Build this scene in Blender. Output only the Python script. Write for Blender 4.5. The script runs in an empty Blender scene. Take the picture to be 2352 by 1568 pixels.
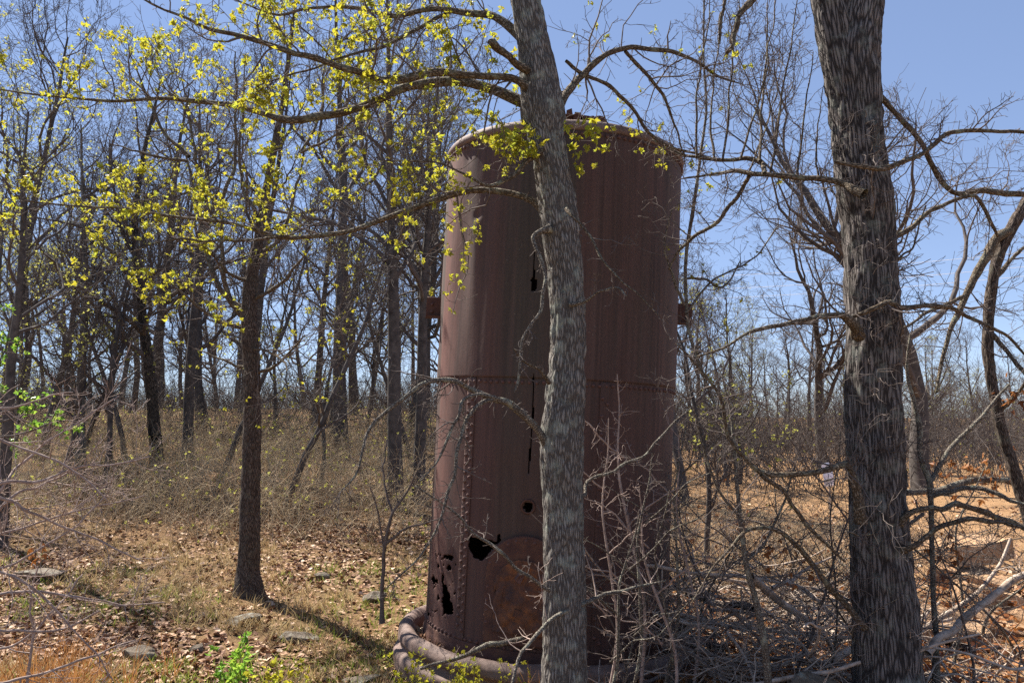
import bpy, math
import numpy as np
from mathutils import Vector, Matrix

# ------------------------------------------------------------------ camera, sky, sun, exposure
SC = bpy.context.scene
COL = SC.collection
RAD = math.radians
F, CX, CY = 1848.0, 1176.0, 784.0          # the photo measured on a 2352 x 1568 grid
PITCH = RAD(5.29)
EYE = np.array([0.0, 0.0, 1.7])
SUN_EL, SUN_AZ = 51.0, -46.0               # azimuth from +Y, negative to the left
EXPOSURE = 1.5

cam = bpy.data.objects.new('camera', bpy.data.cameras.new('camera'))
COL.objects.link(cam)
cam.location = EYE
cam.rotation_euler = (math.pi / 2 + PITCH, 0, 0)
cam.data.sensor_width = 36.0
cam.data.lens = 36.0 * F / 2352.0
cam.data.clip_end = 3000
SC.camera = cam

W = bpy.data.worlds.new('World'); SC.world = W; W.use_nodes = True
nt = W.node_tree
bg = nt.nodes['Background']
sky = nt.nodes.new('ShaderNodeTexSky'); sky.sky_type = 'NISHITA'; sky.sun_disc = False
sky.sun_elevation = RAD(SUN_EL); sky.sun_rotation = RAD(SUN_AZ)
sky.air_density = 0.8; sky.dust_density = 0.0; sky.ozone_density = 5.0; sky.altitude = 3000
bg.inputs['Strength'].default_value = 0.115
gm = nt.nodes.new('ShaderNodeGamma'); gm.inputs[1].default_value = 0.5       # a calm, even spring sky
hs = nt.nodes.new('ShaderNodeHueSaturation'); hs.inputs['Saturation'].default_value = 1.2; hs.inputs['Hue'].default_value = 0.512; hs.inputs['Value'].default_value = 1.27
nt.links.new(sky.outputs[0], gm.inputs[0]); nt.links.new(gm.outputs[0], hs.inputs['Color']); nt.links.new(hs.outputs[0], bg.inputs[0])

sl = bpy.data.lights.new('sun', 'SUN'); sl.energy = 5.0; sl.angle = RAD(0.55); sl.color = (1.0, 0.94, 0.85)
sun = bpy.data.objects.new('sun', sl); COL.objects.link(sun)
sdir = Vector((math.sin(RAD(SUN_AZ)) * math.cos(RAD(SUN_EL)), math.cos(RAD(SUN_AZ)) * math.cos(RAD(SUN_EL)), math.sin(RAD(SUN_EL))))
sun.rotation_euler = sdir.to_track_quat('Z', 'Y').to_euler()
sun.location = (-8, 8, 14)

SC.view_settings.view_transform = 'Standard'; SC.view_settings.look = 'None'
SC.view_settings.gamma = 1.0; SC.view_settings.exposure = EXPOSURE
SC.view_settings.use_curve_mapping = False
SC.cycles.use_denoising = False
SC.cycles.max_bounces = 5; SC.cycles.diffuse_bounces = 2; SC.cycles.transmission_bounces = 2
SC.cycles.glossy_bounces = 2; SC.cycles.transparent_max_bounces = 4
SC.cycles.caustics_reflective = False; SC.cycles.caustics_refractive = False
SC.cycles.use_adaptive_sampling = False

# ------------------------------------------------------------------ helpers
rng = np.random.default_rng(11)
CP, SP = math.cos(PITCH), math.sin(PITCH)

def P(px, py, Y):
    """world point seen at photo grid (px,py) at ground distance Y"""
    dx, dy = (px - CX) / F, (CY - py) / F
    d = np.array([dx, CP - SP * dy, SP + CP * dy])
    return EYE + d * (Y / d[1])

def mpp(Y):                       # metres per photo-grid pixel
    return Y / F

def project(p):
    p = np.asarray(p) - EYE
    dep = p[..., 1] * CP + p[..., 2] * SP
    up = -p[..., 1] * SP + p[..., 2] * CP
    return CX + F * p[..., 0] / dep, CY - F * up / dep

def norm(v):
    return v / np.maximum(np.linalg.norm(v, axis=-1, keepdims=True), 1e-9)

_T = np.random.default_rng(3).random((32, 32, 32))
def vnoise(p):
    p = np.asarray(p, float)
    i = np.floor(p).astype(int); f = p - i; f = f * f * (3 - 2 * f)
    r = 0
    for a in (0, 1):
        wa = f[..., 0] if a else 1 - f[..., 0]
        for b in (0, 1):
            wb = f[..., 1] if b else 1 - f[..., 1]
            for c in (0, 1):
                wc = f[..., 2] if c else 1 - f[..., 2]
                r = r + wa * wb * wc * _T[(i[..., 0] + a) % 32, (i[..., 1] + b) % 32, (i[..., 2] + c) % 32]
    return r
def fbm(p, o=4):
    p = np.asarray(p, float); s = 0; a = 0.5; t = 0
    for k in range(o):
        s = s + a * vnoise(p + 7.3 * k); t += a; p = p * 2.03; a *= 0.5
    return s / t
def sstep(a, b, x):
    t = np.clip((x - a) / (b - a), 0, 1); return t * t * (3 - 2 * t)

class MB:
    def __init__(self):
        self.V, self.A, self.F, self.M, self.n = [], [], [], [], 0
    def add(self, v, f, attr=None, mat=0):
        v = np.asarray(v, float).reshape(-1, 3); f = np.asarray(f, int)
        if len(v) == 0 or len(f) == 0: return
        self.V.append(v); self.A.append(np.zeros_like(v) if attr is None else np.asarray(attr, float).reshape(-1, 3))
        self.F.append(f + self.n); self.M.append(np.full(len(f), mat)); self.n += len(v)
    def mesh(self, name, mats, smooth=True):
        me = bpy.data.meshes.new(name)
        v = np.concatenate(self.V); a = np.concatenate(self.A)
        me.vertices.add(len(v)); me.vertices.foreach_set('co', v.ravel())
        cnt = np.concatenate([np.full(len(f), f.shape[1]) for f in self.F])
        loops = np.concatenate([f.ravel() for f in self.F])
        me.loops.add(len(loops)); me.loops.foreach_set('vertex_index', loops)
        me.polygons.add(len(cnt))
        me.polygons.foreach_set('loop_start', np.concatenate([[0], np.cumsum(cnt)[:-1]]))
        me.polygons.foreach_set('material_index', np.concatenate(self.M))
        me.polygons.foreach_set('use_smooth', np.full(len(cnt), smooth))
        at = me.attributes.new('bark', 'FLOAT_VECTOR', 'POINT'); at.data.foreach_set('vector', a.ravel())
        for m in (mats if isinstance(mats, (list, tuple)) else [mats]): me.materials.append(m)
        me.update(calc_edges=True)
        return me
    def obj(self, name, mats, parent=None, smooth=True, kind=None):
        return link(name, self.mesh(name, mats, smooth), parent, kind)

def link(name, me, parent=None, kind=None, loc=None):
    o = bpy.data.objects.new(name, me); COL.objects.link(o)
    if parent is not None: o.parent = parent
    if kind: o['kind'] = kind
    if loc is not None: o.location = loc
    return o

def tag(o, label, cat, group=None):
    o['label'] = label; o['category'] = cat
    if group: o['group'] = group
    return o

def thing(name, label, cat, loc=(0, 0, 0), group=None):
    o = bpy.data.objects.new(name, None); COL.objects.link(o); o.location = loc
    o.empty_display_size = 0.1
    return tag(o, label, cat, group)

def spline(pts, n):
    """Catmull-Rom through rows of any width, n samples evenly by chord"""
    p = np.asarray(pts, float)
    if len(p) == 2:
        t = np.linspace(0, 1, n)[:, None]; return p[0] * (1 - t) + p[1] * t
    q = np.vstack([2 * p[0] - p[1], p, 2 * p[-1] - p[-2]])
    d = np.concatenate([[0], np.cumsum(np.linalg.norm(np.diff(p[:, :3], axis=0), axis=1))])
    s = np.linspace(0, d[-1], n); i = np.clip(np.searchsorted(d, s, side='right') - 1, 0, len(p) - 2)
    t = ((s - d[i]) / np.maximum(d[i + 1] - d[i], 1e-9))[:, None]
    a, b, c, e = q[i], q[i + 1], q[i + 2], q[i + 3]
    return 0.5 * (2 * b + (c - a) * t + (2 * a - 5 * b + 4 * c - e) * t ** 2 + (3 * b - a - 3 * c + e) * t ** 3)

def tubes(mb, PT, RR, sides, mat=0, lump=0.0, seedoff=0.0):
    """PT (M,n,3), RR (M,n)"""
    if len(PT) == 0: return
    M, n, _ = PT.shape
    t = np.empty_like(PT); t[:, 1:-1] = PT[:, 2:] - PT[:, :-2]; t[:, 0] = PT[:, 1] - PT[:, 0]; t[:, -1] = PT[:, -1] - PT[:, -2]
    t = norm(t)
    mean = norm(PT[:, -1] - PT[:, 0])
    ref = np.where(np.abs(mean[:, 2:3]) > 0.75, np.array([[1.0, 0.13, 0]]), np.array([[0, 0.1, 1.0]]))[:, None, :]
    u = norm(np.cross(t, np.broadcast_to(ref, t.shape))); w = np.cross(t, u)
    ang = np.linspace(0, 2 * np.pi, sides, endpoint=False)
    ca, sa = np.cos(ang), np.sin(ang)
    rr = RR[:, :, None] * np.ones(sides)
    if lump:
        c0 = PT[:, :, None, :] / np.maximum(RR.max(1), .01)[:, None, None, None] * 0.7 + seedoff + np.stack([ca, sa, 0 * ca], -1) * 0.9
        rr = rr * (1 + lump * (vnoise(c0) - 0.5) * 2)
    v = PT[:, :, None, :] + rr[..., None] * (u[:, :, None, :] * ca[:, None] + w[:, :, None, :] * sa[:, None])
    ln = np.concatenate([np.zeros((M, 1)), np.cumsum(np.linalg.norm(np.diff(PT, axis=1), axis=2), 1)], 1)
    off = (np.arange(M) * 1.37 % 19.0)[:, None, None]
    at = np.stack(np.broadcast_arrays(RR[:, :, None] * ca + off * 0, RR[:, :, None] * sa, ln[:, :, None] + off), -1)
    base = (np.arange(M) * n * sides)[:, None, None] + (np.arange(n - 1) * sides)[None, :, None]
    j = np.arange(sides); k = (j + 1) % sides
    f = np.stack([base + j, base + k, base + sides + k, base + sides + j], -1).reshape(-1, 4)
    mb.add(v, f, at, mat)

def grow(rg, st, d, L, n, wander, up=0.0, trop=(0, 0, 1)):
    M = len(st); out = np.empty((M, n, 3)); out[:, 0] = st
    d = norm(d); tv = np.asarray(trop, float)
    for i in range(1, n):
        d = norm(d + wander * rg.normal(size=(M, 3)) + up * tv)
        out[:, i] = out[:, i - 1] + d * (L / (n - 1))[:, None]
    return out

def taper(r0, n, end=0.3, rmin=0.0012):
    s = np.linspace(0, 1, n)
    return np.maximum(r0[:, None] * (1 - (1 - end) * s[None]), rmin)

def sprout(rg, PT, RR, counts, t0, t1, a0, a1):
    """child starts on parent polylines"""
    M, n, _ = PT.shape
    idx = np.repeat(np.arange(M), counts)
    if len(idx) == 0: return idx, np.zeros((0, 3)), np.zeros((0, 3)), np.zeros(0), np.zeros(0)
    t = t0 + (t1 - t0) * rg.random(len(idx))
    x = t * (n - 1); i = np.minimum(x.astype(int), n - 2); f = (x - i)[:, None]
    p = PT[idx, i] * (1 - f) + PT[idx, i + 1] * f
    r = RR[idx, i] * (1 - f[:, 0]) + RR[idx, i + 1] * f[:, 0]
    tg = norm(PT[idx, i + 1] - PT[idx, i])
    q = rg.normal(size=tg.shape); q = norm(q - (q * tg).sum(1, keepdims=True) * tg)
    a = np.radians(rg.uniform(a0, a1, len(idx)))[:, None]
    return idx, p, tg * np.cos(a) + q * np.sin(a), r, t

def plen(PT):
    return np.linalg.norm(np.diff(PT, axis=1), axis=2).sum(1)

# leaves: clusters of three-lobed blades
def leaf_blades(rg, pos, size, droop=0.2):
    """one lobed leaf per position: three diamond lobes"""
    M = len(pos)
    d = norm(rg.normal(size=(M, 3)) + np.array([0, 0, -droop])); q = rg.normal(size=(M, 3))
    s = norm(q - (q * d).sum(1, keepdims=True) * d); nrm = np.cross(d, s)
    V, Fc = [pos], []
    k = 1
    for a, l, w in ((0, 1.0, .26), (0.85, .72, .2), (-0.85, .72, .2)):
        dd = d * math.cos(a) + s * math.sin(a); ss = -d * math.sin(a) + s * math.cos(a)
        L = (size * l)[:, None]
        V += [pos + dd * L * .5 + ss * L * w + nrm * L * .12, pos + dd * L - nrm * L * .1, pos + dd * L * .5 - ss * L * w + nrm * L * .12]
        Fc.append([0, k, k + 1, k + 2]); k += 3
    v = np.stack(V, 1)
    f = (np.arange(M) * 10)[:, None, None] + np.array(Fc)[None]
    at = np.repeat(rg.random((M, 1, 3)), 10, 1)
    return v.reshape(-1, 3), f.reshape(-1, 4), at.reshape(-1, 3)

def add_leaf_clusters(mb, rg, pos, size, per=4, spread=.7):
    p = np.repeat(pos, per, 0)
    sz = np.repeat(np.broadcast_to(size, len(pos)), per) * rg.uniform(.6, 1.15, len(p))
    p = p + rg.normal(size=p.shape) * (sz * spread * .5)[:, None]
    mb.add(*leaf_blades(rg, p, sz))

# ------------------------------------------------------------------ materials
def new_mat(name, rough=0.85, spec=0.25):
    m = bpy.data.materials.new(name); m.use_nodes = True
    n = m.node_tree.nodes; b = n['Principled BSDF']
    b.inputs['Roughness'].default_value = rough
    b.inputs['Specular IOR Level'].default_value = spec
    return m, m.node_tree, b

def ramp(t, stops, src, interp='LINEAR'):
    r = t.nodes.new('ShaderNodeValToRGB'); e = r.color_ramp.elements; r.color_ramp.interpolation = interp
    while len(e) < len(stops): e.new(0.5)
    for k, (p, c) in enumerate(stops):
        e[k].position = p; e[k].color = (c[0], c[1], c[2], 1) if len(c) == 3 else c
    t.links.new(src, r.inputs[0]); return r.outputs[0]

def noise(t, vec, scale, detail=4, rough=.55, dist=0.0):
    n = t.nodes.new('ShaderNodeTexNoise'); n.inputs['Scale'].default_value = scale
    n.inputs['Detail'].default_value = detail; n.inputs['Roughness'].default_value = rough
    n.inputs['Distortion'].default_value = dist
    if vec is not None: t.links.new(vec, n.inputs['Vector'])
    return n.outputs['Fac']

def mapping(t, vec, scale, loc=(0, 0, 0)):
    m = t.nodes.new('ShaderNodeMapping'); m.inputs['Scale'].default_value = scale; m.inputs['Location'].default_value = loc
    t.links.new(vec, m.inputs['Vector']); return m.outputs[0]

def mix(t, fac, a, b, mode='MIX'):
    m = t.nodes.new('ShaderNodeMix'); m.data_type = 'RGBA'; m.blend_type = mode
    for sock, val in ((m.inputs[0], fac), (m.inputs[6], a), (m.inputs[7], b)):
        if hasattr(val, 'default_value') or hasattr(val, 'is_linked'): t.links.new(val, sock)
        elif isinstance(val, (int, float)): sock.default_value = val
        else: sock.default_value = (*val, 1)
    return m.outputs[2]

def math_(t, op, a, b=None):
    m = t.nodes.new('ShaderNodeMath'); m.operation = op
    for s, v in ((m.inputs[0], a), (m.inputs[1], b)):
        if v is None: continue
        if isinstance(v, (int, float)): s.default_value = v
        else: t.links.new(v, s)
    return m.outputs[0]

def bump(t, b, h, strength, dist):
    n = t.nodes.new('ShaderNodeBump'); n.inputs['Strength'].default_value = strength; n.inputs['Distance'].default_value = dist
    t.links.new(h, n.inputs['Height']); t.links.new(n.outputs[0], b.inputs['Normal'])

def attr(t, name='bark'):
    a = t.nodes.new('ShaderNodeAttribute'); a.attribute_name = name; return a.outputs['Vector']

def bark_mat(name, dark, mid, light, lichen=None, lich_amt=.5, scale=60, stretch=.16, bmp=.9, char=None):
    m, t, b = new_mat(name, .92, .15)
    v = attr(t)
    sv = mapping(t, v, (1, 1, stretch))
    vo = t.nodes.new('ShaderNodeTexVoronoi'); vo.feature = 'DISTANCE_TO_EDGE'; vo.inputs['Scale'].default_value = scale
    nz = noise(t, sv, scale * .8, 3)
    wv = t.nodes.new('ShaderNodeVectorMath'); wv.operation = 'MULTIPLY_ADD'
    cmb = t.nodes.new('ShaderNodeCombineXYZ')
    t.links.new(nz, cmb.inputs[0]); t.links.new(noise(t, mapping(t, sv, (1, 1, 1), (5, 2, 1)), scale * .8, 3), cmb.inputs[1])
    t.links.new(cmb.outputs[0], wv.inputs[0]); wv.inputs[1].default_value = (1.2 / scale,) * 3; t.links.new(sv, wv.inputs[2])
    t.links.new(wv.outputs[0], vo.inputs['Vector'])
    edge = ramp(t, [(.04, (0, 0, 0)), (.2, (.8,) * 3), (.45, (1, 1, 1))], vo.outputs['Distance'])
    tone = noise(t, mapping(t, v, (1, 1, .3)), 14, 5, .65)
    c = ramp(t, [(.3, mid), (.72, light)], tone)
    fine = noise(t, mapping(t, v, (1, 1, .45)), scale * 2.6, 4, .75)
    c = mix(t, .55, c, ramp(t, [(.3, (.45,) * 3), (.7, (1.35,) * 3)], fine), 'MULTIPLY')
    c = mix(t, edge, dark, c)
    if lichen:
        lz = noise(t, v, 9, 5, .7)
        lf = ramp(t, [(.52, (0, 0, 0)), (.66, (lich_amt,) * 3)], lz)
        c = mix(t, lf, c, lichen)
    if char:
        sep = t.nodes.new('ShaderNodeSeparateXYZ'); t.links.new(v, sep.inputs[0])
        z = math_(t, 'ADD', sep.outputs[2], math_(t, 'MULTIPLY', noise(t, v, 5, 4), 1.2))
        c = mix(t, ramp(t, [(char[0], (1, 1, 1)), (char[0] + .08, (0, 0, 0))], math_(t, 'MULTIPLY', z, 1 / char[1])), c, (.006, .006, .006))
    t.links.new(c, b.inputs['Base Color'])
    h = math_(t, 'ADD', math_(t, 'MULTIPLY', edge, .8), math_(t, 'MULTIPLY', fine, .35))
    if bmp: bump(t, b, h, bmp, .008)
    return m

def simple_bark(name, a, b_, scale=25):
    m, t, b = new_mat(name, .9, .15)
    c = ramp(t, [(.3, a), (.7, b_)], noise(t, attr(t), scale, 3, .6))
    t.links.new(c, b.inputs['Base Color']); return m

def leaf_mat(name, stops, trans=.55, rough=.5):
    m, t, b = new_mat(name, rough, .3)
    sep = t.nodes.new('ShaderNodeSeparateXYZ'); t.links.new(attr(t), sep.inputs[0])
    c = ramp(t, stops, sep.outputs[0])
    t.links.new(c, b.inputs['Base Color'])
    if trans:
        tr = t.nodes.new('ShaderNodeBsdfTranslucent'); t.links.new(c, tr.inputs[0])
        mx = t.nodes.new('ShaderNodeMixShader'); mx.inputs[0].default_value = trans
        t.links.new(b.outputs[0], mx.inputs[1]); t.links.new(tr.outputs[0], mx.inputs[2])
        t.links.new(mx.outputs[0], t.nodes['Material Output'].inputs[0])
    return m

MAT = {}
MAT['bark_c'] = bark_mat('bark_grey_oak', (.075, .064, .056), (.2, .18, .158), (.31, .288, .258), (.33, .36, .3), .6, 92, .15)
MAT['bark_r'] = bark_mat('bark_dark_oak', (.03, .025, .023), (.135, .117, .107), (.25, .222, .205), (.25, .27, .23), .45, 62, .1)
MAT['bark_l'] = bark_mat('bark_brown_oak', (.04, .029, .023), (.135, .103, .082), (.22, .172, .138), (.2, .2, .15), .3, 110, .14)
MAT['limb'] = bark_mat('bark_limb', (.06, .042, .026), (.17, .13, .09), (.28, .235, .18), (.27, .29, .21), .75, 90, .4, .8)
MAT['lichen'] = bark_mat('bark_lichen', (.06, .046, .036), (.19, .165, .135), (.33, .3, .245), (.36, .37, .28), .8, 110, .6, .6)
MAT['twig'] = simple_bark('twig', (.075, .058, .05), (.17, .14, .125))
MAT['twig_pale'] = simple_bark('twig_pale', (.2, .14, .115), (.42, .33, .285))
MAT['dead'] = simple_bark('dead_wood', (.21, .155, .115), (.56, .46, .38), 16)
MAT['far_bark'] = simple_bark('far_bark', (.05, .043, .04), (.12, .105, .095), 9)
MAT['far_twig'] = simple_bark('far_twig', (.06, .05, .046), (.13, .11, .1), 5)
MAT['far_bark_grey'] = simple_bark('far_bark_grey', (.1, .097, .09), (.17, .165, .155), 9)
MAT['char'] = bark_mat('charred_bark', (.02, .018, .016), (.07, .06, .05), (.13, .11, .09), None, 0, 40, .2, 0, char=(.62, 2.6))
MAT['leaf_y'] = leaf_mat('young_leaf_yellow', [(0, (.3, .28, .03)), (.5, (.43, .385, .03)), (1, (.37, .41, .05))], .6)
MAT['leaf_far'] = leaf_mat('young_leaf_far', [(0, (.34, .33, .06)), (1, (.42, .42, .12))], .6)
MAT['leaf_g'] = leaf_mat('green_leaf', [(0, (.12, .26, .03)), (.6, (.22, .38, .05)), (1, (.36, .46, .06))], .55, .35)
MAT['leaf_brown'] = leaf_mat('dead_leaf_orange', [(0, (.14, .05, .02)), (.6, (.32, .12, .03)), (1, (.4, .19, .07))], .35)
MAT['litter'] = leaf_mat('leaf_litter', [(0, (.11, .048, .024)), (.35, (.26, .135, .072)), (.7, (.41, .245, .14)), (.92, (.54, .37, .24)), (1, (.62, .47, .34))], 0, .7)
MAT['straw'] = leaf_mat('straw', [(0, (.23, .15, .07)), (.5, (.4, .29, .14)), (1, (.52, .41, .22))], .3, .7)
MAT['sedge'] = leaf_mat('orange_sedge', [(0, (.3, .13, .04)), (1, (.45, .23, .08))], .3, .7)
MAT['grass'] = leaf_mat('green_grass', [(0, (.14, .2, .03)), (1, (.3, .34, .06))], .4, .6)
MAT['brush'] = simple_bark('brush_stem', (.28, .21, .13), (.52, .42, .28), 6)

def rust_mat(name, top=True):
    m, t, b = new_mat(name, .78, .3)
    tc = t.nodes.new('ShaderNodeTexCoord').outputs['Object']
    big = noise(t, mapping(t, tc, (1, 1, .28)), 2.2, 4, .6)
    streak = noise(t, mapping(t, tc, (1, 1, .035)), 9, 5, .65)
    fine = noise(t, tc, 60, 4, .7)
    c = ramp(t, [(.25, (.052, .032, .028)), (.42, (.1, .056, .046)), (.58, (.083, .052, .042)), (.75, (.056, .045, .037))], streak)
    c = mix(t, ramp(t, [(.42, (0, 0, 0)), (.68, (.8,) * 3)], big), c, (.118, .062, .052))
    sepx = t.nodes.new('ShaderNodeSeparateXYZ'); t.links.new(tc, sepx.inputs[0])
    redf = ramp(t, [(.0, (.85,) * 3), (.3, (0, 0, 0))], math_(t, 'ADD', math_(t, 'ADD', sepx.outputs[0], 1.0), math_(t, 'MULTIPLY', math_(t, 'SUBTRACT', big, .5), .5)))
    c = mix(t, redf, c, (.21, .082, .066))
    # olive-grey weathered bands where water runs
    band = noise(t, mapping(t, tc, (1, 1, .012), (3, 1, 0)), 3.1, 3, .6)
    c = mix(t, ramp(t, [(.5, (0, 0, 0)), (.6, (.75,) * 3)], band), c, (.064, .052, .041))
    dk = noise(t, mapping(t, tc, (1, 1, .02), (9, 4, 0)), 6, 4, .7)
    c = mix(t, ramp(t, [(.55, (0, 0, 0)), (.68, (.7,) * 3)], dk), c, (.036, .026, .023))
    c = mix(t, .6, c, ramp(t, [(.25, (.7,) * 3), (.75, (1.25,) * 3)], fine), 'MULTIPLY')
    st2 = noise(t, mapping(t, tc, (1, 1, .02), (2, 7, 0)), 26, 4, .7)
    c = mix(t, .7, c, ramp(t, [(.3, (.62,) * 3), (.7, (1.3,) * 3)], st2), 'MULTIPLY')
    lowred = ramp(t, [(.45, (.75,) * 3), (.62, (0, 0, 0))], math_(t, 'ADD', math_(t, 'MULTIPLY', sepx.outputs[2], .25), math_(t, 'MULTIPLY', math_(t, 'SUBTRACT', streak, .5), .5)))
    c = mix(t, lowred, c, mix(t, .45, c, (.1, .045, .034)))
    # pale lichen flecks and orange flakes
    fl = t.nodes.new('ShaderNodeTexVoronoi'); fl.inputs['Scale'].default_value = 26
    t.links.new(mapping(t, tc, (1, 1, .8)), fl.inputs['Vector'])
    spot = ramp(t, [(.06, (.6,) * 3), (.13, (0, 0, 0))], fl.outputs['Distance'])
    spot = mix(t, ramp(t, [(.5, (0, 0, 0)), (.6, (1, 1, 1))], noise(t, tc, 5, 3)), (0, 0, 0), spot)
    c = mix(t, spot, c, (.22, .2, .16))
    of = ramp(t, [(.6, (0, 0, 0)), (.72, (.75,) * 3)], noise(t, tc, 11, 5, .75))
    sep = t.nodes.new('ShaderNodeSeparateXYZ'); t.links.new(tc, sep.inputs[0])
    low = ramp(t, [(.0, (1, 1, 1)), (.35, (0, 0, 0))], math_(t, 'MULTIPLY', sep.outputs[2], .33))
    c = mix(t, mix(t, low, (0, 0, 0), of), c, (.26, .095, .03))
    c = mix(t, 1.0, c, (.88, .9, .9), 'MULTIPLY')
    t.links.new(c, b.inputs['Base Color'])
    h = math_(t, 'ADD', math_(t, 'MULTIPLY', fine, .4), noise(t, mapping(t, tc, (1, 1, .4)), 14, 4, .6))
    bump(t, b, h, .35, .004)
    return m
MAT['rust'] = rust_mat('rusted_steel')

def plain_rust(name, a, b_, c_, scale=12):
    m, t, b = new_mat(name, .75, .3)
    tc = t.nodes.new('ShaderNodeTexCoord').outputs['Object']
    n = noise(t, tc, scale, 6, .7)
    t.links.new(ramp(t, [(.3, a), (.5, b_), (.7, c_)], n), b.inputs['Base Color'])
    bump(t, b, noise(t, tc, scale * 3, 5, .7), .6, .01)
    return m
MAT['ring'] = plain_rust('ring_rust', (.11, .068, .055), (.165, .112, .092), (.21, .15, .125), 6)
MAT['dark_rust'] = plain_rust('dark_rust', (.05, .024, .021), (.085, .038, .027), (.12, .058, .035), 10)
MAT['flake_rust'] = plain_rust('flaking_rust', (.035, .025, .03), (.1, .045, .028), (.24, .09, .03), 7)
MAT['rivet'] = plain_rust('rivet_rust', (.09, .047, .04), (.125, .065, .054), (.165, .092, .077), 30)

def stone_mat(name, cols, scale=5, lichen=None):
    m, t, b = new_mat(name, .9, .2)
    tc = t.nodes.new('ShaderNodeTexCoord').outputs['Object']
    c = ramp(t, [(.3, cols[0]), (.5, cols[1]), (.72, cols[2])], noise(t, tc, scale, 7, .65))
    c = mix(t, .6, c, ramp(t, [(.3, (.6,) * 3), (.7, (1.3,) * 3)], noise(t, tc, scale * 14, 3, .7)), 'MULTIPLY')
    if lichen: c = mix(t, ramp(t, [(.55, (0, 0, 0)), (.63, (.8,) * 3)], noise(t, tc, scale * 2.1, 5, .7)), c, lichen)
    t.links.new(c, b.inputs['Base Color'])
    bump(t, b, noise(t, tc, scale * 5, 8, .7), .7, .03)
    return m
MAT['stone'] = stone_mat('grey_stone', ((.07, .055, .04), (.15, .12, .09), (.24, .2, .155)), 7, (.24, .25, .21))
MAT['sandstone'] = stone_mat('sandstone', ((.27, .155, .085), (.37, .225, .125), (.44, .285, .17)), 3)

def ground_mat():
    m, t, b = new_mat('woodland_floor', .95, .1)
    pos = t.nodes.new('ShaderNodeNewGeometry').outputs['Position']
    a = noise(t, pos, 22, 8, .75)
    c = ramp(t, [(.28, (.08, .045, .026)), (.45, (.2, .115, .06)), (.58, (.31, .195, .1)), (.75, (.45, .31, .17))], a)
    big = noise(t, pos, .9, 5, .6)
    c = mix(t, ramp(t, [(.45, (0, 0, 0)), (.65, (.55,) * 3)], big), c, (.2, .15, .07))
    sep = t.nodes.new('ShaderNodeSeparateXYZ'); t.links.new(pos, sep.inputs[0])
    # bare orange earth of the clearing on the right
    w = math_(t, 'ADD', math_(t, 'SUBTRACT', sep.outputs[0], math_(t, 'MULTIPLY', sep.outputs[1], .12)), math_(t, 'MULTIPLY', noise(t, pos, .5, 4), 1.5))
    clear = ramp(t, [(.42, (0, 0, 0)), (.5, (1, 1, 1))], math_(t, 'MULTIPLY', w, .25))
    earth = ramp(t, [(.3, (.2, .11, .055)), (.5, (.34, .2, .1)), (.7, (.45, .29, .16))], noise(t, pos, 7, 8, .75))
    c = mix(t, clear, c, earth)
    t.links.new(c, b.inputs['Base Color'])
    bump(t, b, math_(t, 'ADD', a, noise(t, pos, 5, 5)), 1.0, .06)
    return m
MAT['ground'] = ground_mat()

# ------------------------------------------------------------------ ground
def gz(x, y):
    x = np.asarray(x, float); y = np.asarray(y, float)
    left = sstep(5.5, -2.5, x - (y - 8) * .16)
    hill = 1.9 * sstep(8.5, 33, y) * left - 1.9 * sstep(36, 75, y) * left
    near = -.19 + .2 * sstep(6, 12, y) * left + .06 * sstep(-.5, -4, x)
    p = np.stack([x, y, 0 * x], -1)
    bumps = .12 * (fbm(p * .7, 3) - .5) + .05 * (fbm(p * 2.7 + 9, 3) - .5)
    return near + hill + bumps * sstep(300, 60, y)

def build_ground():
    u = np.linspace(-1, 1, 300); xs = np.sinh(u * 5.6) / np.sinh(5.6) * 420
    v = np.linspace(0, 1, 330); ys = -8 + 26 * v + 900 * v ** 6
    X, Y = np.meshgrid(xs, ys)
    V = np.stack([X, Y, gz(X, Y)], -1)
    n, mm = X.shape
    i = np.arange(n - 1)[:, None] * mm + np.arange(mm - 1)[None]
    f = np.stack([i, i + 1, i + mm + 1, i + mm], -1).reshape(-1, 4)
    b = MB(); b.add(V, f)
    b.obj('ground', MAT['ground'], kind='structure')
build_ground()
def onground(x, y, dz=0): return np.array([x, y, float(gz(x, y)) + dz])

# ------------------------------------------------------------------ hero limbs and trunks
def trace(pts, Y):
    """pts rows (px,py,width_px); Y scalar, pair or list -> rows x,y,z,r"""
    pts = np.asarray(pts, float); n = len(pts)
    Ys = np.full(n, Y) if np.isscalar(Y) else (np.linspace(Y[0], Y[1], n) if len(Y) == 2 else np.asarray(Y, float))
    out = np.empty((n, 4))
    for k in range(n):
        out[k, :3] = P(pts[k, 0], pts[k, 1], Ys[k]); out[k, 3] = pts[k, 2] * mpp(Ys[k]) / 2
    return out

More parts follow.
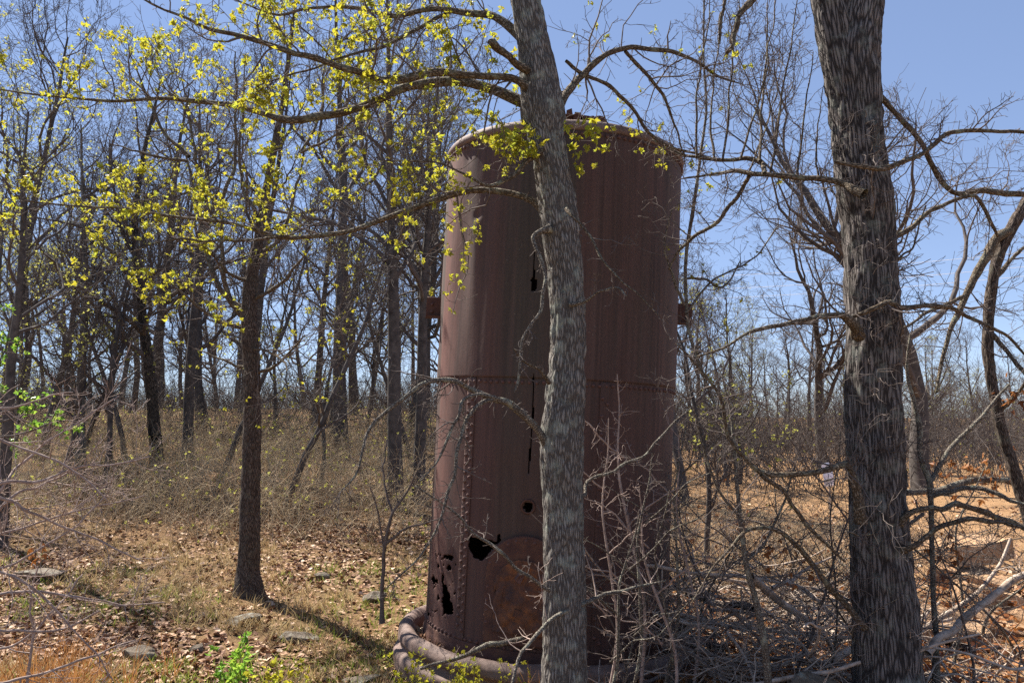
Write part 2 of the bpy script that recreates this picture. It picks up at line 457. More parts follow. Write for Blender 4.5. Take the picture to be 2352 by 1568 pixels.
def trunk_mesh(mb, rows, n=260, sides=56, amp=.06, furrow=40, seed=0.0):
    q = spline(rows, n); PT = q[None, :, :3]; RR = q[None, :, 3]
    ang = np.linspace(0, 2 * np.pi, sides, endpoint=False); ca, sa = np.cos(ang), np.sin(ang)
    t = norm(np.gradient(PT[0], axis=0)); u = norm(np.cross(t, np.array([0, 1.0, 0.05]))); w = np.cross(t, u)
    ln = np.concatenate([[0], np.cumsum(np.linalg.norm(np.diff(PT[0], axis=0), axis=1))])
    r = RR[0][:, None]
    c = np.stack(np.broadcast_arrays(r * ca, r * sa, ln[:, None]), -1)
    big = fbm(c * np.array([7, 7, 3.0]) + seed, 3) - .5
    fur = np.abs(vnoise(c * np.array([furrow, furrow, furrow * .16]) + seed + 4) - .5) * 2
    fur2 = np.abs(vnoise(c * np.array([furrow * 1.9, furrow * 1.9, furrow * .3]) + seed) - .5) * 2
    rr = r * (1 + .16 * big) + (.6 * np.minimum(fur * 2.2, 1) + .4 * np.minimum(fur2 * 2, 1) - .6) * amp * .2
    v = PT[0][:, None] + rr[..., None] * (u[:, None] * ca[:, None] + w[:, None] * sa[:, None])
    b = (np.arange(n - 1) * sides)[:, None]; j = np.arange(sides); k = (j + 1) % sides
    f = np.stack([b + j, b + k, b + sides + k, b + sides + j], -1).reshape(-1, 4)
    mb.add(v, f, c)

def limb_objs(parent, limbs, mat, name='limb', n=44, sides=11, lump=.22):
    """each traced limb its own mesh; returns resampled batch"""
    B = []
    for k, rows in enumerate(limbs):
        q = spline(rows, n)
        s = np.linspace(0, 1, n)[:, None]
        jit = np.stack([vnoise(np.stack([s[:, 0] * 9 + k * 3.1, 0 * s[:, 0] + a, 0 * s[:, 0] + k], -1)) - .5 for a in (1, 5, 9)], -1)
        q[:, :3] += jit * min(.045, .022 * np.linalg.norm(np.diff(q[:, :3], axis=0), axis=1).sum()) * np.minimum(s * 5, 1)
        cap = q[-1].copy(); cap[:3] += (q[-1, :3] - q[-2, :3]) * .15; cap[3] = .0006
        qq = np.vstack([q, cap])
        m = MB(); tubes(m, qq[None, :, :3], np.maximum(qq[None, :, 3], .0006), sides, lump=lump, seedoff=k * 2.7)
        m.obj(name, mat[k] if isinstance(mat, list) else mat, parent)
        B.append(q)
    B = np.stack(B); return B[:, :, :3], np.maximum(B[:, :, 3], .001)

def twiggery(rg, mb, PT, RR, dens=8, l1=(.25, .85), b=5, c=3, up=.05, r1=.0065, spurs=22, wander=.22, t0=.12, rmin=.0016, l2=.45, sides=3):
    """fill limbs with three orders of twigs; returns tips"""
    L = plen(PT)
    cnt = np.maximum((L * dens * rg.uniform(.7, 1.2, len(L))).astype(int), 1)
    i1, p1, d1, rr1, t1 = sprout(rg, PT, RR, cnt, t0, 1, 35, 85)
    ln = rg.uniform(*l1, len(i1)) * (1.15 - .5 * t1) * np.clip(L[i1] / .8, .35, 1)
    A = grow(rg, p1, d1, ln, 9, wander, up); ra = np.minimum(rr1 * .55, r1 * rg.uniform(.6, 1.3, len(i1))); RA = taper(np.maximum(ra, rmin * 1.4), 9, .3, rmin)
    tubes(mb, A, RA, 4)
    i2, p2, d2, rr2, t2 = sprout(rg, A, RA, np.full(len(A), b), .15, 1, 30, 75)
    ln2 = ln[i2] * l2 * rg.uniform(.5, 1.2, len(i2)) * (1.2 - .5 * t2)
    Bq = grow(rg, p2, d2, ln2, 6, wander * 1.1, up); RB = taper(np.maximum(rr2 * .6, rmin), 6, .45, rmin * .85)
    tubes(mb, Bq, RB, sides)
    tips = [A[:, -1], Bq[:, -1]]
    if c:
        i3, p3, d3, rr3, t3 = sprout(rg, Bq, RB, np.full(len(Bq), c), .2, 1, 30, 70)
        ln3 = ln2[i3] * .5 * rg.uniform(.4, 1.2, len(i3))
        C = grow(rg, p3, d3, ln3, 4, wander, up); RC = taper(np.maximum(rr3 * .7, rmin * .85), 4, .6, rmin * .7)
        tubes(mb, C, RC, sides); tips.append(C[:, -1])
    if spurs:
        i4, p4, d4, rr4, t4 = sprout(rg, PT, RR, (L * spurs).astype(int), .05, 1, 50, 95)
        ln4 = rg.uniform(.02, .09, len(i4)) + rr4
        S = grow(rg, p4, d4, ln4, 4, .35); tubes(mb, S, taper(np.minimum(rr4 * .3, .003), 4, .5, rmin), 3)
    return np.concatenate(tips)

# -------- central oak
TC = thing('oak_tree', 'grey lichen-barked oak with young yellow leaves standing right in front of the rusty tank', 'tree', P(1297, 1640, 4.3))
TC.location = (0, 0, 0)
YC = 4.3
tr = trace([(1300, 1760, 150), (1298, 1680, 118), (1297, 1568, 102), (1297, 1450, 95), (1296, 1300, 92), (1292, 1150, 92), (1290, 1010, 100), (1298, 920, 90), (1303, 830, 82), (1304, 740, 80),
            (1296, 600, 79), (1283, 490, 86), (1270, 400, 80), (1255, 320, 84), (1246, 255, 100), (1238, 180, 86), (1222, 80, 74), (1204, -30, 70), (1190, -200, 62), (1185, -400, 50)], YC)
m = MB(); trunk_mesh(m, tr, 300, 60, .09, 42, 1.0); m.obj('trunk', MAT['bark_c'], TC)
limbsC = [
 trace([(1240, 262, 40), (1219, 245, 28), (1164, 220, 24), (1109, 200, 22), (1054, 188, 22), (984, 190, 22), (924, 198, 20), (849, 228, 18), (784, 248, 18), (725, 262, 19), (670, 272, 18), (600, 257, 14), (525, 240, 12), (450, 237, 11), (300, 228, 8), (100, 212, 5), (-40, 200, 3)], (4.3, 5.0)),
 trace([(1255, 275, 34), (1235, 235, 28), (1194, 190, 20), (1134, 172, 17), (1024, 172, 18), (934, 184, 20), (884, 182, 18), (834, 165, 16), (784, 155, 16), (720, 132, 15), (665, 120, 14), (600, 92, 12), (540, 70, 11), (475, 57, 9), (425, 32, 7), (360, 8, 5), (280, -40, 3)], (4.3, 3.7)),
 trace([(1205, 95, 26), (1179, 70, 22), (1134, 40, 18), (1084, 22, 16), (1034, 15, 14), (984, 20, 13), (909, 35, 13), (849, 25, 10), (784, 20, 9), (690, 30, 7), (560, 10, 4), (430, -30, 3)], (4.3, 4.9)),
 trace([(1040, 24, 9), (959, 65, 9), (884, 100, 8), (784, 130, 6), (690, 160, 5), (590, 205, 3)], (4.6, 4.0)),
 trace([(1268, 500, 36), (1240, 475, 20), (1219, 462, 16), (1184, 450, 15), (1124, 442, 15), (1064, 445, 16), (1009, 465, 15), (934, 495, 13), (849, 525, 12), (784, 542, 11), (660, 540, 10), (575, 522, 9), (450, 505, 8), (325, 487, 6), (200, 482, 5), (60, 465, 3)], (4.3, 4.9)),
 trace([(665, 542, 7), (575, 549, 6), (480, 552, 5), (420, 546, 5), (340, 562, 3), (250, 600, 2)], (4.7, 4.3)),
 trace([(1255, 335, 22), (1232, 355, 14), (1209, 372, 12), (1174, 400, 11), (1144, 420, 10), (1114, 428, 8), (1060, 400, 5), (980, 372, 4), (880, 372, 3)], (4.25, 3.95)),
 trace([(1270, 262, 36), (1290, 228, 22), (1312, 203, 18), (1339, 172, 16), (1384, 135, 14), (1434, 116, 13), (1484, 110, 11), (1534, 113, 10), (1568, 127, 8), (1640, 170, 6), (1700, 190, 3)], (4.3, 4.8)),
 trace([(1436, 118, 9), (1464, 150, 9), (1504, 195, 8), (1529, 235, 7), (1549, 290, 5), (1575, 360, 3)], (4.55, 4.9)),
 trace([(1300, 140, 8), (1339, 172, 9), (1389, 195, 9), (1429, 220, 9), (1459, 260, 8), (1484, 300, 8), (1524, 330, 7), (1568, 345, 6), (1640, 366, 4)], (4.4, 5.0)),
 trace([(1218, 165, 24), (1190, 150, 18), (1160, 125, 16), (1136, 104, 20), (1130, 96, 18)], (4.25, 3.9)),
 trace([(1275, 1035, 40), (1254, 1014, 22), (1229, 979, 18), (1199, 951, 17), (1169, 926, 16), (1134, 914, 14), (1084, 889, 12), (1044, 869, 12), (984, 876, 11), (909, 924, 9), (849, 974, 8), (829, 1024, 6), (814, 1084, 5), (775, 1130, 3)], (4.3, 3.7)),
 trace([(1140, 915, 11), (1104, 926, 10), (1078, 955, 9), (1062, 1000, 8), (1049, 1040, 8), (1041, 1094, 8), (1029, 1154, 7), (1009, 1214, 6), (975, 1265, 5), (949, 1289, 4), (889, 1345, 3)], (4.0, 3.7)),
 trace([(1150, 917, 9), (1100, 905, 8), (1062, 925, 8), (1050, 960, 7), (1030, 1010, 7), (1005, 1062, 5), (960, 1105, 3)], (4.0, 3.8)),
 trace([(1262, 525, 24), (1240, 535, 12), (1226, 548, 11), (1229, 568, 9), (1241, 600, 9), (1249, 640, 9), (1243, 675, 9), (1238, 715, 8), (1219, 745, 8), (1206, 775, 7), (1198, 820, 7), (1190, 870, 6), (1180, 900, 4)], (4.2, 3.95)),
 trace([(1300, 480, 10), (1319, 500, 7), (1359, 545, 7), (1384, 590, 6), (1414, 630, 5), (1459, 670, 4), (1509, 725, 3)], (4.1, 3.7)),
 trace([(1262, 1355, 9), (1251, 1349, 8), (1209, 1319, 8), (1164, 1279, 8), (1134, 1254, 8), (1094, 1224, 6), (1044, 1174, 5), (954, 1114, 3)], (4.2, 3.9)),
 trace([(1310, 700, 12), (1344, 692, 7), (1380, 668, 5), (1418, 662, 5), (1440, 680, 3)], (4.2, 3.9)),
 trace([(1330, 1140, 16), (1344, 1134, 8), (1348, 1112, 8), (1364, 1094, 7), (1409, 1078, 7), (1484, 1039, 6), (1530, 990, 5), (1575, 948, 3)], (4.3, 4.6)),
 trace([(1262, 880, 12), (1240, 850, 6), (1220, 838, 5), (1192, 820, 4), (1180, 800, 2)], (4.2, 4.0)),
]
PC, RC_ = limb_objs(TC, limbsC, [MAT['lichen' if k in (11, 12, 13, 14, 16, 17, 18) else 'limb'] for k in range(len(limbsC))])
rg = np.random.default_rng(21)
m = MB()
tipsC = twiggery(rg, m, PC[:10], RC_[:10], 9, (.2, .75), 5, 3, .06, .0055, 26)
twiggery(rg, m, PC[[11, 12, 13]], RC_[[11, 12, 13]], 9, (.1, .4), 4, 2, -.02, .004, 40)
twiggery(rg, m, PC[14:], RC_[14:], 7, (.08, .3), 3, 2, 0, .003, 18)
m.obj('twigs', MAT['twig'], TC, kind='stuff')
# young leaves: mostly over the left, on the outer twigs
qx, qy = project(tipsC)
w = (.1 + .9 * fbm(tipsC * 1.6, 3) ** 1.0) * np.where(tipsC[:, 0] < .25, 1, .12)
sel = np.where((rg.random(len(tipsC)) < w * 1.0) & (tipsC[:, 2] > 2.2))[0]
selv = rg.permutation(sel)
cl = []
for k in range(8):
    m = MB(); m.add(*leaf_blades(rg, np.zeros((1, 3)), np.array([.04]))); cl.append(m.mesh('leaf', MAT['leaf_y'], False))
def lone_leaves(pos, parent, rg, s=(.7, 1.2)):
    for k, p in enumerate(pos):
        o = link('leaf', cl[k % 8], parent, loc=p); o.rotation_euler = rg.uniform(0, 6.28, 3); q = rg.uniform(*s); o.scale = (q, q, q)
tuft = np.concatenate([  # the bright tuft in front of the tank rim, either side of the trunk
    np.array([P(1180 + rg.normal() * 28, 330 + rg.normal() * 24, 4.15 + rg.normal() * .08) for _ in range(46)]),
    np.array([P(1335 + rg.normal() * 30, 335 + rg.normal() * 32, 4.2 + rg.normal() * .08) for _ in range(20)])])
lone_leaves(np.concatenate([tuft, tuft + rg.normal(size=tuft.shape) * .015]), TC, rg)
lone_leaves(tipsC[selv[:165]], TC, rg, (.9, 1.3))
m = MB(); add_leaf_clusters(m, rg, tipsC[selv[:3800]], .03, 4); add_leaf_clusters(m, rg, tuft, .034, 3)
m.obj('young_leaves', MAT['leaf_y'], TC, smooth=False, kind='stuff')

# -------- right oak (forked)
TR = thing('oak_tree', 'thick dark forked oak trunk at the right with crooked limbs on both sides', 'tree')
YR = 4.7
tr = trace([(2062, 1790, 230), (2052, 1680, 170), (2042, 1568, 150), (2035, 1450, 140), (2026, 1300, 127), (2016, 1150, 120), (2010, 1000, 124), (2006, 900, 120), (2004, 700, 118), (1996, 550, 114), (1986, 450, 122),
            (1973, 350, 114), (1962, 220, 120), (1956, 120, 124), (1975, 0, 104), (1988, -120, 96), (1998, -320, 80)], YR)
m = MB(); trunk_mesh(m, tr, 320, 64, .12, 34, 5.0); m.obj('trunk', MAT['bark_r'], TR)
tr = trace([(1968, 330, 70), (1948, 220, 84), (1926, 120, 84), (1908, 20, 84), (1890, -90, 80), (1865, -300, 66)], YR - .02)
m = MB(); trunk_mesh(m, tr, 120, 48, .1, 34, 9.0); m.obj('forked_stem', MAT['bark_r'], TR)
limbsR = [
 trace([(1985, 446, 26), (1960, 436, 20), (1938, 425, 16), (1893, 410, 14), (1828, 402, 13), (1768, 400, 12), (1718, 400, 11), (1663, 393, 9), (1620, 398, 6), (1570, 410, 4)], [4.35, 4.4, 4.45, 4.5, 4.55, 4.6, 4.7, 4.8, 4.9, 5.0]),
 trace([(1756, 400, 12), (1752, 385, 12), (1743, 370, 12), (1688, 367, 10), (1628, 365, 9), (1568, 352, 6), (1500, 320, 3)], (4.6, 5.1)),
 trace([(1722, 402, 10), (1712, 422, 10), (1683, 465, 9), (1643, 515, 9), (1593, 545, 8), (1560, 570, 6), (1535, 620, 4)], (4.7, 5.1)),
 trace([(1918, 372, 8), (1955, 380, 10), (1993, 385, 11), (2043, 380, 13), (2103, 357, 11), (2143, 330, 11), (2178, 305, 10), (2243, 295, 10), (2293, 295, 9), (2352, 300, 8), (2460, 330, 5)], [4.3, 4.28, 4.28, 4.35, 4.4, 4.45, 4.5, 4.5, 4.5, 4.5, 4.4]),
 trace([(1985, 180, 18), (2020, 225, 13), (2048, 260, 12), (2083, 300, 12), (2118, 340, 12), (2148, 380, 13), (2173, 420, 13), (2213, 442, 13), (2268, 442, 14), (2318, 445, 14), (2370, 455, 12), (2460, 470, 9)], (4.8, 5.4)),
 trace([(2015, 575, 30), (2043, 552, 16), (2088, 525, 12), (2128, 490, 11), (2168, 465, 10), (2218, 450, 8), (2240, 455, 8), (2268, 500, 9), (2293, 545, 6)], (4.7, 5.2)),
 trace([(1972, 770, 34), (1962, 745, 24), (1938, 722, 16), (1898, 720, 14), (1848, 735, 12), (1793, 750, 10), (1718, 768, 8), (1660, 800, 6), (1600, 822, 4)], [4.5, 4.4, 4.35, 4.3, 4.25, 4.2, 4.1, 4.1, 4.0]),
 trace([(1958, 728, 8), (1995, 712, 11), (2030, 700, 12), (2058, 700, 13), (2118, 705, 12), (2193, 715, 10), (2268, 745, 8), (2330, 790, 6), (2390, 850, 4)], [4.4, 4.35, 4.35, 4.4, 4.5, 4.6, 4.7, 4.8, 4.8]),
 trace([(1978, 1200, 30), (1968, 1130, 22), (1953, 1085, 20), (1938, 1066, 17), (1898, 1079, 13), (1848, 1089, 12), (1753, 1086, 12), (1722, 1066, 10), (1690, 1030, 9), (1665, 985, 9), (1655, 930, 8), (1630, 880, 7), (1595, 830, 5), (1560, 790, 3)], (4.5, 4.1)),
 trace([(1748, 1090, 11), (1803, 1134, 10), (1848, 1199, 9), (1908, 1259, 7), (1940, 1290, 4)], (4.25, 4.4)),
 trace([(1985, 1440, 18), (1958, 1408, 14), (1908, 1349, 13), (1868, 1299, 12), (1828, 1259, 11), (1783, 1219, 10), (1738, 1214, 9), (1690, 1240, 7), (1640, 1300, 5), (1600, 1380, 3)], (4.6, 4.2)),
 trace([(1760, -60, 20), (1745, -20, 18), (1703, 30, 15), (1688, 65, 13), (1680, 105, 11), (1668, 122, 9)], (4.5, 4.4)),
 trace([(1672, -40, 9), (1660, 30, 8), (1654, 70, 8), (1652, 100, 7)], (4.5, 4.5)),
 trace([(2040, 620, 14), (2070, 590, 6), (2100, 560, 4), (2125, 470, 3)], (4.7, 4.6)),
 trace([(2060, 1210, 24), (2090, 1180, 14), (2140, 1168, 12), (2200, 1160, 13), (2268, 1180, 13), (2330, 1205, 12), (2400, 1240, 9)], [4.6, 4.55, 4.6, 4.8, 4.9, 5.0, 5.0]),
 trace([(2062, 1270, 22), (2100, 1250, 12), (2160, 1210, 11), (2230, 1190, 11), (2290, 1200, 9), (2370, 1215, 6)], [4.6, 4.5, 4.5, 4.4, 4.4, 4.3]),
]
PR, RRr = limb_objs(TR, limbsR, MAT['limb'])
whips = []
for (x0, y0, x1, y1, w0) in ((1830, 402, 1868, 120, 6), (1770, 395, 1840, -40, 6), (1745, 370, 1760, 10, 7), (1700, 368, 1790, -60, 6), (1660, 366, 1700, -20, 6), (1640, 364, 1655, 30, 6), (1880, 408, 1890, 200, 5), (1720, 395, 1800, 130, 5), (1600, 360, 1640, -30, 6)):
    mx, my = (x0 + x1) / 2 + rg.uniform(-25, 10), (y0 + y1) / 2 + 30
    whips.append(trace([(x0, y0, w0), (mx, my, w0 * .75), (x1, y1, w0 * .35)], (4.7, 4.9 + rg.uniform(-.2, .4))))
PW, RW = limb_objs(TR, whips, MAT['limb'], 'upright_shoot', 30, 6, .15)
rg = np.random.default_rng(31)
m = MB()
twiggery(rg, m, np.concatenate([PR[:9], ]), RRr[:9], 11, (.18, .6), 5, 3, .03, .0045, 22)
twiggery(rg, m, PR[9:], RRr[9:], 7, (.12, .4), 4, 2, .0, .004, 20)
twiggery(rg, m, PW, RW, 9, (.15, .5), 4, 2, .12, .0035, 8)
tq = spline(tr, 30)
m2r = trace([(2035, 1400, 140), (2006, 900, 120), (1996, 550, 114), (1962, 220, 120)], YR - .12); m2q = spline(m2r, 40)
i_, p_, d_, r_, t_ = sprout(rg, m2q[None, :, :3], m2q[None, :, 3], np.array([120]), .02, .95, 70, 95)
d_[:, 1] = -np.abs(d_[:, 1]); A = grow(rg, p_ + d_ * .08, d_, rg.uniform(.06, .3, len(p_)), 7, .35, -.02); RA = taper(np.full(len(A), .0025), 7, .5, .0012); tubes(m, A, RA, 3)
i2, p2, d2, r2, t2 = sprout(rg, A, RA, np.full(len(A), 3), .3, 1, 30, 80)
Bq = grow(rg, p2, d2, rg.uniform(.03, .12, len(p2)), 4, .3); tubes(m, Bq, taper(np.full(len(Bq), .0016), 4, .6, .001), 3)
m.obj('twigs', MAT['twig'], TR, kind='stuff')

# -------- leaning crooked oak at the right edge
TE = thing('crooked_oak', 'slender crooked oak leaning in from the right edge of the clearing', 'tree')
tr = trace([(2392, 1300, 34), (2366, 1190, 30), (2338, 1109, 27), (2318, 1044, 26), (2298, 984, 25), (2283, 909, 24), (2273, 844, 23), (2268, 784, 23), (2273, 700, 23), (2283, 630, 24), (2303, 565, 26), (2352, 475, 26), (2410, 380, 22), (2470, 250, 16)], 6.0)
m = MB(); trunk_mesh(m, tr, 200, 24, .06, 40, 3.0); m.obj('trunk', MAT['bark_l'], TE)
limbsE = [trace([(2318, 530, 26), (2293, 545, 24), (2253, 600, 22), (2218, 672, 17), (2200, 720, 14), (2183, 760, 11), (2160, 830, 8), (2150, 900, 5)], (6.0, 5.7)),
          trace([(2283, 640, 14), (2320, 600, 9), (2360, 560, 7), (2400, 540, 4)], (6, 6.2)),
          trace([(2270, 760, 14), (2310, 800, 10), (2345, 850, 9), (2400, 900, 7)], (6, 5.8)),
          trace([(2215, 680, 9), (2170, 700, 8), (2120, 722, 7), (2070, 760, 5)], (5.8, 5.5)),
          trace([(2290, 950, 12), (2340, 900, 8), (2380, 840, 6)], (6, 5.9))]
PE, RE = limb_objs(TE, limbsE, MAT['limb'])
m = MB(); twiggery(np.random.default_rng(41), m, PE, RE, 8, (.2, .7), 5, 3, .03, .005, 20); m.obj('twigs', MAT['twig'], TE, kind='stuff')

# -------- left oak with the brown trunk
TL = thing('oak_tree', 'slim brown oak at left whose trunk shadow runs across the leaf litter', 'tree')
tr = trace([(572, 1375, 78), (570, 1335, 60), (570, 1312, 51), (572, 1280, 46), (574, 1150, 43), (579, 1000, 40), (578, 850, 36), (572, 740, 36), (578, 640, 30), (592, 560, 24), (604, 480, 20), (622, 380, 16), (650, 230, 12), (672, 60, 8), (690, -80, 5)], 8.3)
m = MB(); trunk_mesh(m, tr, 240, 36, .08, 34, 7.0); m.obj('trunk', MAT['bark_l'], TL)
limbsL = []
for (x0, y0, x1, y1, w0, Y1, bow) in ((572, 745, 505, 470, 17, 8.0, -30), (575, 735, 430, 350, 15, 8.6, -40), (585, 600, 700, 330, 12, 8.6, 30), (580, 650, 470, 560, 10, 7.8, -20), (578, 690, 720, 560, 10, 8.0, 20), (572, 760, 380, 640, 10, 7.9, -20),
     (578, 860, 700, 770, 9, 8.0, 20), (576, 850, 450, 800, 8, 8.5, 0), (505, 480, 420, 180, 10, 8.3, -20), (506, 470, 540, 120, 10, 8.4, 20), (435, 360, 300, 120, 9, 8.7, -20), (600, 510, 560, 150, 10, 8.8, -30), (690, 350, 760, 60, 8, 8.9, 20), (578, 800, 640, 815, 6, 7.7, 6), (620, 810, 660, 900, 6, 7.6, 20), (430, 370, 250, 330, 8, 8.2, -10), (690, 350, 850, 250, 8, 8.3, 10)):
    limbsL.append(trace([(x0, y0, w0), (x0 + (x1 - x0) * .3 + bow, y0 + (y1 - y0) * .25, w0 * .8), (x0 + (x1 - x0) * .65 + bow * .6, y0 + (y1 - y0) * .62, w0 * .55), (x1, y1, w0 * .3)], (8.3, Y1)))
PL, RL = limb_objs(TL, limbsL, MAT['limb'], n=30, sides=7)
rg = np.random.default_rng(51)
m = MB(); tp = twiggery(rg, m, PL, RL, 6, (.4, 1.1), 5, 3, .07, .007, 12, rmin=.0022)
m.obj('twigs', MAT['twig'], TL, kind='stuff')
m = MB(); s_ = rg.permutation(len(tp))[:520]; add_leaf_clusters(m, rg, tp[s_], .038, 3); m.obj('young_leaves', MAT['leaf_y'], TL, smooth=False, kind='stuff')

# ------------------------------------------------------------------ the rusty tank
YT = 6.6
zb_px, zt_px = (1254, 1425), (1297, 362)
pb, pt = P(*zb_px, YT), P(*zt_px, YT)
ax = norm((pt - pb)[None])[0]
TANK = thing('rusty_tank', 'tall rust-brown riveted steel tank standing upright behind the grey oak', 'tank')
base0 = pb - ax * ((pb[2] + .2) / ax[2])
TANK.location = base0
zq = Vector((0, 0, 1)).rotation_difference(Vector(ax)); TANK.rotation_mode = 'QUATERNION'; TANK.rotation_quaternion = zq
TM = np.array(zq.to_matrix())
def cyl(a, r, z):
    a, r, z = np.broadcast_arrays(np.asarray(a, float), r, z)
    return np.stack([-np.sin(a) * r, -np.cos(a) * r, z], -1)
def t2w(p): return p @ TM.T + base0
RT = .955
Z0, ZS, Z1 = .27, 2.19, 3.99
def az_of(px, py, r=RT):
    d = P(px, py, 10) - EYE; o = (EYE - base0) @ TM; d = d @ TM
    A = d[0] ** 2 + d[1] ** 2; B = o[0] * d[0] + o[1] * d[1]; C = o[0] ** 2 + o[1] ** 2 - r * r
    s = (-B - math.sqrt(max(B * B - A * C, 0))) / A; p = o + s * d
    return math.atan2(-p[0], -p[1]), p[2]
def inpoly(x, y, poly):
    poly = np.asarray(poly, float); ins = np.zeros(x.shape, bool); n = len(poly)
    for i in range(n):
        x1, y1 = poly[i]; x2, y2 = poly[(i + 1) % n]
        c = ((y1 > y) != (y2 > y)) & (x < (x2 - x1) * (y - y1) / (y2 - y1 + 1e-12) + x1); ins ^= c
    return ins
def c7(l): return [(x * .2624 + 882, y * .2625 + 1156.4) for x, y in l]
HOLES = [c7([(745, 282), (790, 300), (850, 290), (900, 312), (985, 325), (1008, 258), (1022, 262), (1018, 300), (1032, 322), (990, 352), (940, 405), (880, 480), (850, 492), (790, 472), (745, 400), (732, 350)]),
         c7([(500, 610), (522, 600), (525, 690), (560, 750), (580, 840), (602, 870), (606, 962), (512, 976), (508, 850), (505, 700)]),
         c7([(495, 490), (520, 452), (580, 442), (612, 470), (590, 492), (540, 484)]), c7([(412, 650), (430, 626), (450, 658), (478, 662), (470, 702), (448, 690), (436, 745), (424, 700)]),
         c7([(455, 832), (475, 796), (488, 830), (470, 856)]), c7([(462, 545), (475, 520), (480, 545), (470, 570)]), c7([(545, 540), (575, 520), (600, 560), (570, 600), (550, 580)]),
         c7([(440, 935), (465, 925), (470, 945), (450, 950)]), c7([(375, 935), (390, 925), (396, 965), (385, 985)]),
         [(1225, 575), (1229, 575), (1228, 640), (1233, 642), (1232, 666), (1221, 668), (1219, 640), (1223, 638)],
         [(1223.5, 860), (1227, 860), (1226, 960), (1220.5, 1030), (1215, 1090), (1213, 1088), (1217, 1020), (1222.5, 950)],
         [(1213 + 11 * math.cos(q), 1163 + 12 * math.sin(q)) for q in np.linspace(0, 6.28, 14)[:-1]]]
def radial(a, z, upper):
    c = cyl(a, 1.0, z)
    d = .016 * (fbm(c * np.array([1.6, 1.6, .9]) + 2, 3) - .5) + .005 * (fbm(c * np.array([5, 5, 2.2]) + 6, 3) - .5)
    def g(px, py, sx, sz, amp):
        a0, z0 = az_of(px, py); return amp * np.exp(-((a - a0) / sx) ** 2 - ((z - z0) / sz) ** 2)
    if upper:
        d = d + g(1098, 495, .035, .03, -.014) + g(1094, 560, .06, .35, .007) + g(1060, 640, .12, .5, -.018) + g(1125, 700, .05, .7, .008)
        d = d + g(1130, 325, .05, .06, -.01) + g(1080, 350, .05, .08, -.012)
    else:
        d = d + g(1165, 1030, .2, .12, .008) + g(1030, 1330, .12, .12, -.014)
    return d
def shell(name, za, zb, r, upper):
    a = np.concatenate([np.radians(np.arange(-60, 95, .5)), np.radians(np.arange(95, 300, 3.0))])
    dz = .008 if not upper else .014
    z = np.arange(za, za + .85, dz) if not upper else np.arange(za, za + 1.3, .014)
    z = np.concatenate([z, np.arange(z[-1] + .022, zb - .01, .022), [zb]])
    Z, A = np.meshgrid(z, a, indexing='ij')
    p = cyl(A, r + radial(A, Z, upper), Z)
    nz, na = A.shape
    i = np.arange(nz - 1)[:, None] * na + np.arange(na)[None]; j = np.arange(nz - 1)[:, None] * na + ((np.arange(na) + 1) % na)[None]
    f = np.stack([i, j, j + na, i + na], -1)[..., ::-1]
    fc = p.reshape(-1, 3)[f.reshape(-1, 4)].mean(1)
    X, Yp = project(t2w(fc)); front = fc[:, 1] < .15
    jx = (fbm(fc * 42, 2) - .5) * 7; jy = (fbm(fc * 42 + 5, 2) - .5) * 7
    kill = np.zeros(len(fc), bool)
    for q, h in enumerate(HOLES):
        k = 0.0 if q >= 9 else 1.0
        kill |= inpoly(X + jx * k, Yp + jy * k, h) & front
    if not upper:  # rust perforation near the foot on the left
        pit = fbm(fc * 30 + 3, 3); aa = np.arctan2(-fc[:, 0], -fc[:, 1])
        kill |= (pit > .73) & (fc[:, 2] < .85) & (fc[:, 2] > .34) & (aa > .75) & (aa < 1.35)
    m = MB(); m.add(p, f.reshape(-1, 4)[~kill])
    o = m.obj(name, MAT['rust'], TANK)
    sm = o.modifiers.new('thick', 'SOLIDIFY'); sm.thickness = .007; sm.offset = -1
    return o
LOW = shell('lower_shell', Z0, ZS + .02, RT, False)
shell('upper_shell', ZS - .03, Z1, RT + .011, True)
def lathe(name, prof, mat, parent, n=160, wob=.004, a0=0, a1=2 * np.pi, smooth=True, pts=6):
    q = spline(np.array([(r, 0, z) for r, z in prof]), len(prof) * pts)
    full = a1 - a0 > 6.28; a = np.linspace(a0, a1, n, endpoint=not full)
    A, Rr = np.meshgrid(a, q[:, 0]); Zz = np.repeat(q[:, 2][:, None], len(a), 1)
    c = cyl(A, 1.0, Zz * 3)
    p = cyl(A, Rr + wob * (fbm(c * 5, 3) - .5) * 2, Zz + wob * (fbm(c * 3 + 8, 3) - .5) * 2)
    ni, na = A.shape; cols = np.arange(na if full else na - 1)
    i = np.arange(ni - 1)[:, None] * na + cols[None]; j = np.arange(ni - 1)[:, None] * na + ((cols + 1) % na)[None]
    f = np.stack([i, j, j + na, i + na], -1).reshape(-1, 4)
    m = MB(); m.add(p, f); return m.obj(name, mat, parent, smooth)
dome = lathe('domed_head', [(RT + .012, Z1 - .03), (RT + .022, Z1 - .025), (RT + .03, Z1), (RT + .018, Z1 + .03), (RT - .02, Z1 + .055), (.82, Z1 + .09), (.6, Z1 + .14), (.36, Z1 + .17), (.3, Z1 + .175)], MAT['ring'], TANK, 160, .004)
col = lathe('stack_collar', [(.305, Z1 + .12), (.315, Z1 + .17), (.32, Z1 + .25), (.325, Z1 + .29), (.37, Z1 + .3), (.37, Z1 + .315), (.3, Z1 + .318), (.29, Z1 + .1)], MAT['dark_rust'], TANK, 80, .006, pts=3)
